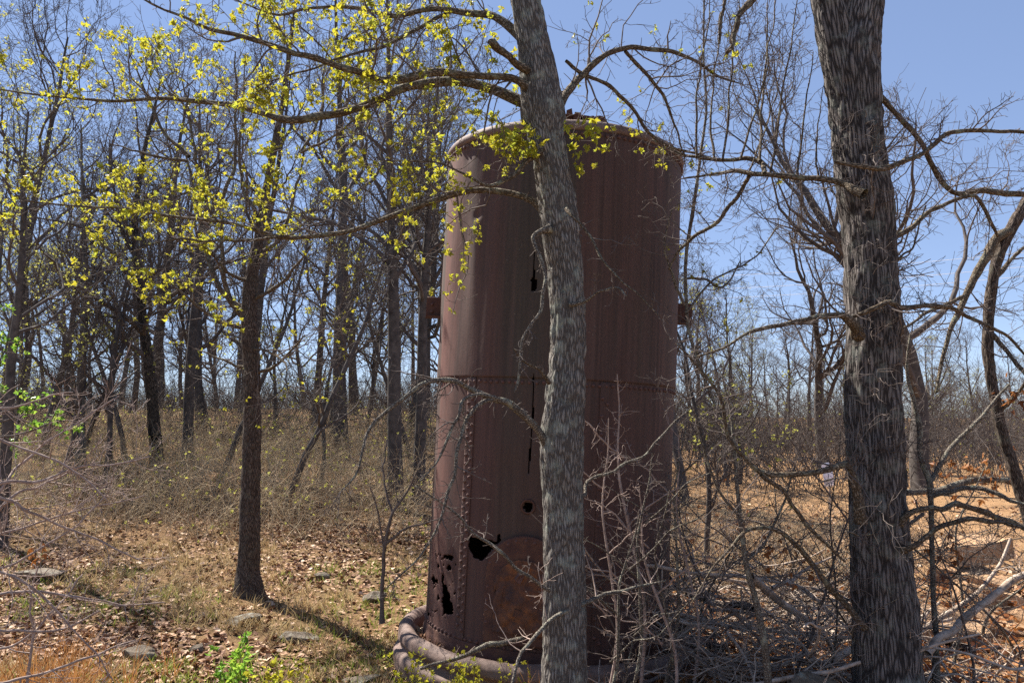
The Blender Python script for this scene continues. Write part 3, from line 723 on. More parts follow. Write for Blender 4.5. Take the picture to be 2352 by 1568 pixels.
def boxmesh(name, sx, sy, sz, mat, jit=0.0, rg=None):
    v = np.array([(x, y, z) for z in (0, 1) for x, y in ((-.5, -.5), (.5, -.5), (.5, .5), (-.5, .5))], float) * np.array([sx, sy, sz])
    if jit: v += (rg.random(v.shape) - .5) * jit
    f = [[3, 2, 1, 0], [4, 5, 6, 7], [0, 1, 5, 4], [1, 2, 6, 5], [2, 3, 7, 6], [3, 0, 4, 7]]
    m = MB(); m.add(v, f); return m.mesh(name, mat, False)
rg = np.random.default_rng(61)
bm_ = [boxmesh('bolt', .045, .05, .05, MAT['dark_rust'], .018, rg) for _ in range(4)]
for k in range(34):
    a = k / 34 * 2 * np.pi + rg.normal() * .03
    o = link('bolt', bm_[k % 4], col, loc=cyl(a, .355, Z1 + .285 + rg.normal() * .008)); o.rotation_euler = (rg.normal() * .15, rg.normal() * .15, -a); o.scale = (1, 1, rg.uniform(.7, 1.15))
base = lathe('base_ring', [(1.0, .04), (1.01, .12), (1.03, .2), (1.065, .245), (1.11, .25), (1.155, .22), (1.165, .165), (1.14, .125), (1.15, .1), (1.185, .07), (1.195, .01), (1.18, -.06), (1.13, -.12), (1.05, -.14)], MAT['ring'], TANK, 200, .016)
lathe('foot_flange', [(RT - .01, Z0 + .02), (RT + .008, Z0 + .02), (RT + .012, Z0 - .02), (RT + .02, Z0 - .06), (RT + .03, .1), (RT + .01, .0)], MAT['dark_rust'], TANK, 140, .004)
# rivets
rv = MB(); th = np.linspace(0, 2 * np.pi, 8, endpoint=False)
ring_ = lambda r, h: np.stack([np.cos(th) * r, np.sin(th) * r, 0 * th + h], -1)
v = np.concatenate([ring_(1, -.15), ring_(.93, .5), ring_(.55, .88), [[0, 0, 1.0]]])
f4 = [[k * 8 + j, k * 8 + (j + 1) % 8, k * 8 + 8 + (j + 1) % 8, k * 8 + 8 + j] for k in (0, 1) for j in range(8)]
rv.V.append(v); rv.A.append(np.zeros_like(v)); rv.F += [np.array(f4), np.array([[16 + j, 16 + (j + 1) % 8, 24] for j in range(8)])]; rv.M += [np.zeros(16, int), np.zeros(8, int)]; rv.n = len(v)
rivm = rv.mesh('rivet', MAT['rivet'])
def rivet(a, z, r, s=.0145, parent=TANK):
    o = link('rivet', rivm, parent, loc=cyl(a + rg.normal() * .0015, r, z + rg.normal() * .0015))
    o.rotation_euler = Vector((-math.sin(a), -math.cos(a), 0)).to_track_quat('Z', 'Y').to_euler(); o.scale = (s, s, s)
D = np.radians
for a in np.arange(-95, 100, 2.75): rivet(D(a), Z1 - .055, RT + .012 + float(radial(D(a), Z1 - .055, True)), .015, dome)
for a in np.arange(-85, 92, 3.0): rivet(D(a), ZS - .062, RT + float(radial(D(a), ZS - .06, False)), .0145, LOW)
for a in np.arange(-60, 98, 3.2): rivet(D(a), Z0 + .035, RT + float(radial(D(a), Z0 + .035, False)), .0145, LOW)
aL, _ = az_of(1066, 1200); aR, _ = az_of(1382, 1100)
def strap(name, a0, w, za, zb, r, mat=None):
    a = np.linspace(a0 - w / 2, a0 + w / 2, 9); z = np.linspace(za, zb, 60)
    Z, A = np.meshgrid(z, a, indexing='ij')
    n, k = A.shape
    fo = cyl(A, r + radial(A, Z, False), Z); i = np.arange(n - 1)[:, None] * k + np.arange(k - 1)[None]
    f = np.stack([i, i + 1, i + k + 1, i + k], -1).reshape(-1, 4)[:, ::-1]
    m = MB(); m.add(fo, f); o = m.obj(name, mat or MAT['rust'], TANK); s = o.modifiers.new('t', 'SOLIDIFY'); s.thickness = .009; s.offset = -1
    return o
SL = strap('lap_strap', aL - .012, .085, Z0 + .01, ZS - .035, RT + .008)
SR = strap('lap_strap', aR, .075, Z0 + .01, ZS - .035, RT + .008)
for k in range(28):
    z = Z0 + .09 + k * .063
    if z > ZS - .1: break
    rivet(aL - .034, z, RT + .0085 + float(radial(aL - .03, z, False)), .0138, SL); rivet(aL + .01, z + .032, RT + .0085 + float(radial(aL, z, False)), .0138, SL)
    if k % 2 == 0: rivet(aR - .02, z, RT + .0085 + float(radial(aR, z, False)), .0145, SR); rivet(aR + .02, z + .04, RT + .0085 + float(radial(aR, z, False)), .0145, SR)
# arched fire door plate
(aD, zD), (aDl, zDl), (_, zDt) = az_of(1206, 1330), az_of(1120, 1330), az_of(1195, 1228)
hw = abs(aDl - aD)
def door_patch(name, wa, zlo, zhi, r, thick, mat, rough=0.0, n=44):
    s = np.linspace(-1, 1, n); tt = np.linspace(0, 1, n)
    S, T = np.meshgrid(s, tt)
    top = zlo + (zhi - zlo) * (.62 + .38 * np.sqrt(np.clip(1 - S ** 2, 0, 1)))
    Z = zlo + (top - zlo) * T; A = aD + S * wa
    p = cyl(A, 1.0, Z)
    rr = r + rough * (fbm(p * np.array([22, 22, 16]), 4) - .5) * 2
    p = cyl(A, rr, Z); k = n
    i = np.arange(n - 1)[:, None] * k + np.arange(n - 1)[None]
    f = np.stack([i, i + 1, i + k + 1, i + k], -1).reshape(-1, 4)[:, ::-1]
    m = MB(); m.add(p, f[:, ::-1]); o = m.obj(name, mat, TANK)
    sm = o.modifiers.new('t', 'SOLIDIFY'); sm.thickness = thick; sm.offset = -1
    return o
dr = door_patch('fire_door', hw, Z0 + .06, zDt, RT + .022, .012, MAT['dark_rust'], .003)
door_patch('door_liner', hw * .72, Z0 + .14, zDt - .16, RT + .036, .012, MAT['flake_rust'], .02, 60)
for q in np.linspace(-.92, .92, 9):
    zt = Z0 + .06 + (zDt - Z0 - .06) * (.62 + .38 * math.sqrt(1 - q * q)); rivet(aD + q * hw * .95, zt - .035, RT + .024, .0155, dr)
for z in (.5, .58, .66, .74): rivet(aD + hw * .93, z - .04, RT + .024, .0155, dr)
def lump(name, px, py, s, rot, mat, r=RT + .045, parent=TANK):
    a, z = az_of(px, py); o = link(name, boxmesh(name, *s, mat, min(s) * .5, rg), parent, loc=cyl(a, r, z)); o.rotation_euler = rot; return o
lump('hinge_lug', 1192, 1330, (.035, .05, .06), (.2, .5, .3), MAT['rivet'], parent=dr)
lump('latch_bar', 1156, 1385, (.02, .02, .14), (.05, .14, .4), MAT['flake_rust'], parent=dr)
lump('door_scale', 1195, 1415, (.09, .02, .05), (.1, .3, 0), MAT['flake_rust'], parent=dr)
# pipe boss round the port
aP, zP = az_of(1213, 1163)
m = MB(); q = np.linspace(0, 2 * np.pi, 21); rows = np.stack([cyl(aP + np.cos(q) * .046 / RT, RT + .004, zP + np.sin(q) * .046)], 0)
tubes(m, rows, np.full((1, 21), .008), 6); m.obj('pipe_boss', MAT['dark_rust'], TANK)
# side brackets
for px, py, sgn in ((1001, 702, 1), (1566, 706, -1)):
    a, z = az_of(1018 if sgn > 0 else 1545, py); a = sgn * 1.5
    br = link('side_bracket', boxmesh('side_bracket', .16, .014, .17, MAT['dark_rust'], .012, rg), TANK, loc=cyl(a, RT + .055, z - .09)); br.rotation_euler = (0, 0, 0)
    b2 = link('bracket_foot', boxmesh('bracket_foot', .14, .09, .014, MAT['dark_rust'], .006, rg), br, loc=(0, -.02, 0))
    for hz in (.05, .11): rb = link('bracket_bolt', rivm, br, loc=(-.03 * sgn, -.008, hz)); rb.scale = (.014,) * 3; rb.rotation_euler = (math.pi / 2, 0, 0)
# debris caught in the ring
m = MB(); pos = cyl(rg.uniform(-1.5, 1.5, 500), rg.uniform(.98, 1.02, 500), rg.uniform(.12, .2, 500))
m.add(*leaf_blades(rg, pos, rg.uniform(.03, .07, 500))); dbo = m.obj('caught_leaf_debris', MAT['litter'], TANK, smooth=False, kind='stuff')

# ------------------------------------------------------------------ wood behind: prototypes and copies
def proto_tree(seed, H, r0, crook=.05, low=.28, leaf=0, spread=1.0, nl=16, mats=('far_bark', 'far_twig'), upk=.1):
    rg = np.random.default_rng(seed)
    T = grow(rg, np.array([[0, 0, -.25]]), np.array([[rg.normal() * .05, rg.normal() * .05, 1.0]]), np.array([H * .9]), 22, crook, .06)
    RT_ = np.maximum(r0 * (1 - .86 * np.linspace(0, 1, 22)) [None], .01); RT_[0, 0] *= 1.5; RT_[0, 1] *= 1.12
    mt = MB(); tubes(mt, T, RT_, 12, lump=.12, seedoff=seed)
    i1, p1, d1, r1, t1 = sprout(rg, T, RT_, np.array([nl]), low, 1, 35, 75)
    d1[:, 2] += .15
    L1 = H * .42 * spread * (1.1 - .75 * (t1 - low)) * rg.uniform(.55, 1.1, len(i1))
    A = grow(rg, p1, d1, L1, 12, .2, upk); RA = taper(np.minimum(r1 * .55, r0 * .42), 12, .2, .006)
    mc = MB(); tubes(mc, A, RA, 6, lump=.2)
    i2, p2, d2, r2, t2 = sprout(rg, A, RA, rg.integers(6, 10, len(A)), .15, 1, 30, 75)
    L2 = L1[i2] * .5 * rg.uniform(.5, 1.1, len(i2)) * (1.15 - .5 * t2)
    B = grow(rg, p2, d2, L2, 8, .22, upk * .8); RB = taper(r2 * .55, 8, .3, .0045); tubes(mc, B, RB, 4)
    i3, p3, d3, r3, t3 = sprout(rg, B, RB, rg.integers(4, 8, len(B)), .15, 1, 30, 75)
    L3 = L2[i3] * .5 * rg.uniform(.5, 1.2, len(i3)) * (1.15 - .4 * t3)
    C = grow(rg, p3, d3, L3, 6, .22, upk * .6); RC3 = taper(r3 * .6, 6, .5, .0034); tubes(mc, C, RC3, 3)
    i4, p4, d4, r4, t4 = sprout(rg, C, RC3, rg.integers(2, 5, len(C)), .2, 1, 30, 70)
    L4 = L3[i4] * .55 * rg.uniform(.4, 1.2, len(i4))
    Dq = grow(rg, p4, d4, L4, 4, .2, upk * .4); tubes(mc, Dq, taper(r4 * .7, 4, .7, .0026), 3)
    ml = None
    if leaf:
        tips = np.concatenate([C[:, -1], Dq[:, -1]]); s = rg.permutation(len(tips))[:leaf]
        lb = MB(); add_leaf_clusters(lb, rg, tips[s], .055, 2, 1.0); ml = lb.mesh('young_leaves', MAT['leaf_far'], False)
    return dict(trunk=mt.mesh('trunk', MAT[mats[0]]), crown=mc.mesh('crown', MAT[mats[1]]), leaves=ml, r0=r0)

PROTO = [proto_tree(101, 9.6, .13, .03, .32), proto_tree(102, 10, .15, .035, .28), proto_tree(103, 8.6, .11, .05, .25), proto_tree(104, 10.5, .14, .025, .36, 0, .8),
         proto_tree(105, 9, .12, .045, .22, 500), proto_tree(106, 10, .13, .03, .3, 900), proto_tree(107, 8.5, .16, .13, .22, 0, 1.15, 18, upk=.14), proto_tree(110, 10, .13, .016, .42, 0, .75, 13)]
PROTO_SLIM = [proto_tree(108, 7.5, .06, .06, .2, 0, .7, 14), proto_tree(109, 6.5, .05, .08, .15, 250, .7, 12)]
PROTO_CHAR = dict(PROTO[1]); cm = PROTO[1]['trunk'].copy(); cm.materials.clear(); cm.materials.append(MAT['char']); PROTO_CHAR['trunk'] = cm
PROTO_GREY = dict(PROTO[3]); cm = PROTO[3]['trunk'].copy(); cm.materials.clear(); cm.materials.append(MAT['far_bark_grey']); PROTO_GREY['trunk'] = cm

def plant(pr, x, y, rz, s, name, label, group=None, tilt=0.0, cat='tree'):
    o = thing(name, label, cat, onground(x, y), group); o.rotation_euler = (tilt, tilt * .7, rz); o.scale = (s, s, s)
    link('trunk', pr['trunk'], o); link('crown', pr['crown'], o)
    if pr['leaves']: link('young_leaves', pr['leaves'], o, kind='stuff')
    return o
def plant_px(pr, px, Y, wpx, rz, name, label, group=None, tilt=0.0):
    p = P(px, 955, Y); s = wpx * mpp(Y) / (2 * pr['r0'] * .9)
    return plant(pr, p[0], Y, rz, s, name, label, group, tilt)
placed = []
def reg(px, Y): placed.append((P(px, 955, Y)[0], Y))
for (pr, px, Y, w, rz, lab, tl) in (
    (PROTO[5], 14, 10.5, 27, .4, 'olive-barked oak with pale new leaves at the left edge of the wood', 0),
    (PROTO_GREY, 190, 16, 23, 1.3, 'pale grey straight trunk left of the charred tree', 0),
    (PROTO_CHAR, 368, 16.5, 28, 2.2, 'tree with a black charred lower trunk on the hillside', 0),
    (PROTO[3], 434, 17.5, 24, .7, 'dark straight tree just right of the charred trunk', 0),
    (PROTO[7], 912, 13.2, 33, 4.1, 'thick dark tree nearest the left side of the rusty tank, left of a close pair', 0),
    (PROTO[7], 962, 13.8, 27, 5.3, 'thinner dark tree touching the tank outline, right of a close pair', 0),
    (PROTO[2], 105, 19, 18, 3.0, 'narrow tree between the left edge oak and the pale grey trunk', .02),
    (PROTO[2], 150, 15.5, 15, 1.9, 'leaning thin tree just left of the pale grey trunk', .08),
    (PROTO[6], 2118, 20, 40, .9, 'big crooked many-limbed oak standing far behind the right oak trunk', 0),
    (PROTO_SLIM[0], 650, 12.5, 15, .2, 'thin bare tree just right of the slim brown oak', .02),
    (PROTO_SLIM[1], 1622, 8.6, 14, 2.6, 'thin sparsely leafed tree against the right side of the tank', .03),
    (PROTO[6], 1890, 30, 22, 2.0, 'crooked bare tree across the clearing left of the right oak trunk', 0),
):
    plant_px(pr, px, Y, w, rz, 'bare_tree', lab, None, tl); reg(px, Y)
rg = np.random.default_rng(77)
ORD = 'first second third fourth fifth sixth seventh eighth ninth tenth eleventh twelfth thirteenth fourteenth fifteenth sixteenth seventeenth eighteenth nineteenth twentieth'.split()
ORD += ['twenty-' + w for w in ORD[:9]] + ['thirtieth'] + ['thirty-' + w for w in ORD[:9]] + ['fortieth']
def scatter(n, pxr, Yr, wm, protos, where, group, mind=1.3):
    tries = 0; got = []
    while len(got) < n and tries < n * 60:
        tries += 1
        Y = rg.uniform(*Yr); px = rg.uniform(*pxr); x = P(px, 955, Y)[0]
        if any((x - a) ** 2 + (Y - b) ** 2 < mind ** 2 for a, b in placed): continue
        placed.append((x, Y)); got.append((px, x, Y, rg.integers(len(protos)), rg.uniform(*wm), rg.normal() * .02))
    for k, (px, x, Y, q, sc, tl) in enumerate(sorted(got)):
        pr = protos[q]; look = 'thin ' if pr['r0'] < .08 else ('leafing ' if pr['leaves'] else 'bare ')
        plant(pr, x, Y, rg.uniform(0, 6.28), sc, 'bare_tree', look + 'tree ' + where + ', ' + ORD[k] + ' from the left there', group, tl)
scatter(18, (-150, 1000), (18, 27), (.95, 1.35), PROTO[:6] + PROTO[7:] + PROTO_SLIM, 'on the slope left of the tank', 'bare trees of the hillside wood')
scatter(28, (-100, 1150), (27, 44), (.8, 1.15), PROTO[:6] + PROTO[7:], 'on the far ridge left of the tank', 'bare trees along the ridge')
scatter(9, (-50, 1000), (12.5, 19), (.8, 1.15), PROTO_SLIM, 'among the brush left of the tank', 'slim understorey trees', .8)
scatter(9, (1250, 1750), (14, 30), (.6, .95), PROTO[:4] + PROTO_SLIM, 'rising behind the tank or just right of it', 'bare trees behind the tank')
scatter(34, (1480, 2480), (38, 75), (.6, .95), PROTO, 'in the distant wood beyond the clearing', 'bare trees beyond the clearing')

# ------------------------------------------------------------------ undergrowth, litter, grass (uncountable)
def cone_points(rg, n, Yr, pxr, power=1.0):
    Y = Yr[0] + (Yr[1] - Yr[0]) * rg.random(n) ** power; px = rg.uniform(*pxr, n)
    x = (px - CX) / F * Y * 1.0
    return x, Y
def thicket(name, label, n, Yr, pxr, h, mat, seed, leafn=0, r=.004, thr=.45, leafmat='leaf_far'):
    rg = np.random.default_rng(seed); x, y = cone_points(rg, n, Yr, pxr, .9)
    k = fbm(np.stack([x * .6, y * .5, 0 * x + seed], -1), 3) > thr; x, y = x[k], y[k]
    st = np.stack([x, y, gz(x, y) - .03], -1); d = rg.normal(size=st.shape) * .45; d[:, 2] = 1
    L = rg.uniform(*h, len(st)); A = grow(rg, st, d, L, 7, .18, -.03); RA = taper(rg.uniform(.5, 1.2, len(st)) * r, 7, .35, .0018)
    m = MB(); tubes(m, A, RA, 3)
    i, p, dd, rr, t = sprout(rg, A, RA, rg.integers(3, 8, len(A)), .2, 1, 25, 70)
    B = grow(rg, p, dd, L[i] * rg.uniform(.2, .5, len(i)), 5, .25, 0); tubes(m, B, taper(rr * .65, 5, .5, .0016), 3)
    o = m.obj(name, MAT[mat], kind='stuff'); tag(o, label, 'undergrowth')
    if leafn:
        s = rg.permutation(len(B))[:leafn]; m = MB(); add_leaf_clusters(m, rg, B[s, -1], .045, 2); m.obj('sparse_leaves', MAT[leafmat], o, smooth=False, kind='stuff')
thicket('undergrowth', 'thin grey-brown brush covering the slope under the left wood', 4800, (10.5, 22), (-60, 1010), (.35, 1.25), 'brush', 201, 1500, .0048, .4)
thicket('ridge_brush', 'taller brush along the ridge between the far trunks', 3000, (20, 46), (-60, 1150), (.6, 2.4), 'far_twig', 202, 300, .009, .36)
thicket('clearing_brush', 'hazy brown brush with pale green tint beyond the clearing', 5200, (20, 62), (1480, 2450), (1.0, 3.6), 'far_twig', 203, 1500, .013, .36)
thicket('slope_brush', 'short dark brown brush on the upper slope below the ridge trees', 2600, (17, 33), (-60, 1060), (.4, 1.3), 'far_twig', 206, 300, .006, .35)
thicket('far_wood', 'grey-brown mass of far-off bare woodland along the skyline', 1500, (64, 135), (-120, 2480), (4, 8.5), 'far_twig', 205, 0, .05, .2)
thicket('tank_side_brush', 'tangled orange-brown brush beside the right flank of the tank', 420, (7.2, 11), (1480, 1990), (.4, 1.1), 'brush', 204, 160, .004, .3, 'leaf_brown')

def litter(name, label, x, y, size, mat, seed, lift=.02):
    rg = np.random.default_rng(seed); n = len(x); z = gz(x, y)
    d = rg.normal(size=(n, 3)) * np.array([1, 1, .3]); d = norm(d); up = norm(np.array([0, 0, 1.0]) + rg.normal(size=(n, 3)) * .45)
    s = norm(np.cross(up, d)); up = np.cross(d, s)
    L = rg.uniform(*size, n)[:, None]; Wd = L * rg.uniform(.28, .45, n)[:, None]
    c = np.stack([x, y, z + lift * rg.random(n)], -1); b = L * rg.uniform(-.15, .35, n)[:, None]
    V = np.stack([c - d * L * .5 + up * b * .5, c - s * Wd + up * b, c + up * 0, c + s * Wd + up * b, c + d * L * .5 + up * b * .6], 1)
    f = (np.arange(n) * 5)[:, None, None] + np.array([[0, 1, 2], [0, 2, 3], [1, 4, 2], [2, 4, 3]])[None]
    m = MB(); m.add(V, f.reshape(-1, 3), np.repeat(rg.random((n, 1, 3)), 5, 1)); o = m.obj(name, MAT[mat], smooth=False, kind='stuff'); return tag(o, label, 'litter')
rg = np.random.default_rng(301)
x, y = cone_points(rg, 98000, (4.6, 17), (-120, 2480), 1.15)
dn = fbm(np.stack([x * .55, y * .55, 0 * x], -1), 3)
k = (rg.random(len(x)) < np.clip((dn - .25) * 3.2, .25, 1)) & ((x < 1.6 + .05 * y) | (rg.random(len(x)) < .22)) ; litter('leaf_litter', 'brown fallen oak leaves carpeting the woodland floor', x[k], y[k], (.03, .082), 'litter', 302)
x, y = cone_points(rg, 2200, (5, 9), (1400, 2400), 1); litter('orange_leaf_litter', 'rusty orange dead leaves under the brush pile', x, y, (.05, .1), 'leaf_brown', 303, .15)

def blades(name, label, x, y, h, mat, seed, per=12, width=.004, lean=.5):
    rg = np.random.default_rng(seed); i = np.repeat(np.arange(len(x)), per); n = len(i)
    bx = x[i] + rg.normal(size=n) * .03; by = y[i] + rg.normal(size=n) * .03
    st = np.stack([bx, by, gz(bx, by) - .01], -1); d = rg.normal(size=(n, 3)) * lean; d[:, 2] = 1; d = norm(d)
    L = rg.uniform(*h, n); A = grow(rg, st, d, L, 4, .12, -.16)
    q = rg.normal(size=(n, 3)); q[:, 2] = 0; q = norm(q) * width
    w = np.array([1, .8, .5, .08])
    V = np.stack([A - q[:, None] * w[:, None], A + q[:, None] * w[:, None]], 2)
    b = (np.arange(n) * 8)[:, None, None]
    f = (b + np.array([[0, 1, 3, 2], [2, 3, 5, 4], [4, 5, 7, 6]])[None]).reshape(-1, 4)
    m = MB(); m.add(V, f, np.repeat(rg.random((n, 1, 3)), 8, 1)); o = m.obj(name, MAT[mat], smooth=False, kind='stuff'); return tag(o, label, 'grass')
def patch(rg, n, Yr, pxr, thr, off):
    x, y = cone_points(rg, n, Yr, pxr, 1.1); k = fbm(np.stack([x * .9 + off, y * .9, 0 * x], -1), 3) > thr; return x[k], y[k]
blades('dry_grass', 'short straw-coloured dry grass on the woodland floor', *patch(rg, 2600, (4.7, 10.5), (-80, 1500), .46, 0), (.06, .2), 'straw', 311, 11)
blades('green_grass', 'sparse fresh green grass between the fallen leaves', *patch(rg, 1500, (4.7, 10), (-50, 1350), .54, 20), (.05, .14), 'grass', 312, 8)
xg = np.concatenate([rg.normal(P(520, 955, 5.4)[0], .35, 120), rg.normal(P(360, 955, 6.2)[0], .3, 40)]); yg = np.concatenate([rg.normal(5.4, .22, 120), rg.normal(6.2, .2, 40)])
blades('green_grass', 'low moss-green grass patch at the bottom left foreground', xg, yg, (.04, .1), 'grass', 313, 10)
xg = rg.normal(P(120, 955, 5.3)[0], .35, 70); yg = rg.normal(5.3, .3, 70); blades('orange_sedge', 'orange dry sedge in the bottom left corner', xg, yg, (.15, .5), 'sedge', 314, 14, .0035, .35)
xg = rg.uniform(P(1000, 955, 5.1)[0], P(1500, 955, 5.1)[0], 40); yg = rg.normal(5.15, .15, 40); blades('dry_sedge', 'tan dry sedge in front of the tank base ring', xg, yg, (.1, .4), 'sedge', 315, 9, .003, .45)

# ------------------------------------------------------------------ rocks and slabs
import bmesh
def rock(name, label, px, py, Y, s, mat, seed, sink=.3, rot=0.0, cuts=7, cat='rock', group=None):
    rg = np.random.default_rng(seed); b = bmesh.new(); bmesh.ops.create_icosphere(b, subdivisions=5, radius=1)
    v = np.array([q.co for q in b.verts])
    for _ in range(cuts):
        nrm = norm(rg.normal(size=(1, 3)))[0]; dd = rg.uniform(.5, .85); h = v @ nrm - dd; v = v - np.outer(np.maximum(h, 0), nrm)
    v = v * (1 + .34 * (fbm(v * 2.2 + seed, 4)[:, None] - .5)) + .1 * (fbm(v * 8 + seed, 4)[:, None] - .5) * v
    s = tuple(q * (.66 if Y > 5 else 1.0) for q in s); v = v * np.array(s)
    for q, co in zip(b.verts, v): q.co = co
    me = bpy.data.meshes.new(name); b.to_mesh(me); b.free(); me.materials.append(MAT[mat])
    for p in me.polygons: p.use_smooth = True
    p0 = P(px, py, Y); o = link(name, me, loc=(p0[0], Y, float(gz(p0[0], Y)) + s[2] * (1 - 2 * sink)))
    o.rotation_euler = (rg.normal() * .1, rg.normal() * .1, rot); return tag(o, label, cat, group)
rock('rock', 'low grey lichen-spotted rock at lower left behind the bare twigs', 320, 1475, 6.4, (.24, .16, .11), 'stone', 1, .35)
rock('rock', 'small grey stone right of the lichen-spotted rock', 455, 1462, 6.6, (.1, .08, .08), 'stone', 2, .3)
rock('rock', 'tan rounded rock below the tree shadow', 690, 1430, 6.9, (.24, .18, .11), 'stone', 3, .4)
rock('rock', 'flat tan outcrop in the grass below the slim brown oak', 545, 1390, 7.4, (.34, .18, .075), 'stone', 4, .4)
rock('rock', 'broad dark rock shelf at the far left edge behind the twigs', 95, 1290, 8.9, (.5, .3, .14), 'stone', 5, .35)
rock('rock', 'square grey stone left of the tank base beside a sapling', 862, 1352, 8.2, (.2, .15, .12), 'stone', 6, .3, .3, 10)
rock('rock', 'small tan stone cut off by the bottom edge left of the tank', 625, 1560, 5.15, (.13, .1, .08), 'stone', 7, .3)
rock('rock', 'tan stone tip at the bottom edge beneath the brush pile', 1640, 1545, 4.75, (.24, .18, .15), 'stone', 8, .25)
rock('rock', 'tall lichen-patched boulder at the bottom beside the right oak trunk', 1875, 1500, 4.6, (.24, .2, .3), 'stone', 9, .2, .5)
rock('rock', 'mossy stone in the leaves between the oak shadow and the tank', 740, 1310, 8.9, (.14, .1, .07), 'stone', 10, .3)
rock('rock', 'flat stone by the left rim of the base ring', 830, 1500, 6.0, (.26, .16, .07), 'stone', 12, .4)
def slab(label, px, py, Y, s, rot, seed):
    rg = np.random.default_rng(seed); b = bmesh.new(); bmesh.ops.create_cube(b, size=1)
    bmesh.ops.subdivide_edges(b, edges=b.edges[:], cuts=7, use_grid_fill=True)
    for q in b.verts:
        c = np.array(q.co) * np.array(s); c = c * (1 - .06 * max(abs(q.co.x), abs(q.co.y)) ** 6)
        c = c + (np.array([fbm(c * 4 + seed, 3), fbm(c * 4 + seed + 5, 3), fbm(c * 4 + seed + 9, 3)]) - .5) * .12 + np.array([.1 * q.co.y * s[0], 0, 0])
        q.co = c
    bmesh.ops.bevel(b, geom=[e for e in b.edges if e.calc_face_angle(0) > 1.0], offset=.012, segments=2, affect='EDGES')
    me = bpy.data.meshes.new('sandstone_slab'); b.to_mesh(me); b.free(); me.materials.append(MAT['sandstone'])
    o = link('sandstone_slab', me, loc=P(px, py, Y)); o.rotation_euler = rot; tag(o, label, 'slab')
slab('thick tan sandstone slab, uppermost of the pile right of the right oak', 2215, 1262, 8.6, (.75, .6, .2), (-.05, -.1, .3), 21)
slab('dark-sided sandstone block under the uppermost slab', 2228, 1330, 8.2, (.65, .5, .17), (.1, .22, -.5), 22)
slab('sandstone block with a sunlit pointed end in the slab pile', 2270, 1372, 7.9, (.5, .4, .2), (.1, .12, .4), 23)
slab('long flat sandstone slab at the bottom of the slab pile', 2230, 1432, 7.4, (1.3, .6, .12), (.05, .12, -.3), 24)
slab('flat sandstone slab lying near the right oak foot', 2150, 1440, 6.9, (.7, .5, .1), (.02, .08, .2), 25)
slab('pale sandstone slab cut by the right picture edge', 2345, 1420, 7.6, (.6, .7, .14), (0, .1, .6), 26)

# ------------------------------------------------------------------ notice sheet, wires
m = MB(); n = 9; s = np.linspace(-.5, .5, n); S, T = np.meshgrid(s, np.linspace(0, 1, 15))
NP = P(1905, 1117, 12.0); wN, hN = 24 * mpp(12), 54 * mpp(12)
V = np.stack([S * wN, -.01 - .012 * np.cos(S * 5) - .01 * np.sin(T * 5), T * hN], -1)
i = np.arange(14)[:, None] * n + np.arange(n - 1)[None]; f = np.stack([i, i + 1, i + n + 1, i + n], -1).reshape(-1, 4)
m.add(V, f)
mt, t, b = new_mat('white_sheet', .6, .3)
tc = t.nodes.new('ShaderNodeTexCoord').outputs['Object']
wob = noise(t, mapping(t, tc, (14, 1, 22)), 1.0, 3, .6)
sep = t.nodes.new('ShaderNodeSeparateXYZ'); t.links.new(tc, sep.inputs[0])
zone = ramp(t, [(.14, (0, 0, 0)), (.2, (1, 1, 1)), (.42, (1, 1, 1)), (.5, (0, 0, 0))], math_(t, 'MULTIPLY', sep.outputs[2], 1 / hN))
inkf = mix(t, ramp(t, [(.52, (0, 0, 0)), (.6, (.6,) * 3)], wob), (0, 0, 0), zone)
t.links.new(mix(t, inkf, (.78, .77, .82), (.6, .25, .35)), b.inputs['Base Color'])
NS = thing('notice_post', 'white sheet notice on a thin stake across the clearing, left of the right oak', 'notice', onground(NP[0], 12.0))
sh = m.obj('sheet', mt, NS); sh.location = (0, 0, NP[2] - NS.location.z); sh.rotation_euler = (0, -.1, .1)
sm = sh.modifiers.new('t', 'SOLIDIFY'); sm.thickness = .003
m = MB(); tubes(m, np.array([[(0, .01, -.15), (0.005, .012, .5), (.0, .01, NP[2] - NS.location.z + hN * .9)]]), np.full((1, 3), .012), 7); m.obj('stake', MAT['dead'], NS)
wire_m, t, b = new_mat('wire', .4, .5); b.inputs['Base Color'].default_value = (.75, .75, .75, 1)
for (ya, yb, lab) in ((612, 572, 'topmost of three pale power lines crossing the sky at right'), (641, 606, 'middle of three pale power lines crossing the sky at right'), (662, 628, 'lowest of three pale power lines crossing the sky at right')):
    a, c = P(1500, ya + 40, 62), P(2700, yb - 16, 48); s = np.linspace(0, 1, 30)[:, None]; q = a * (1 - s) + c * s; q[:, 2] -= 1.6 * (s[:, 0] * (1 - s[:, 0])) - .4
    m = MB(); tubes(m, q[None], np.full((1, 30), .014), 5); tag(m.obj('power_line', wire_m), lab, 'wire', 'power lines')

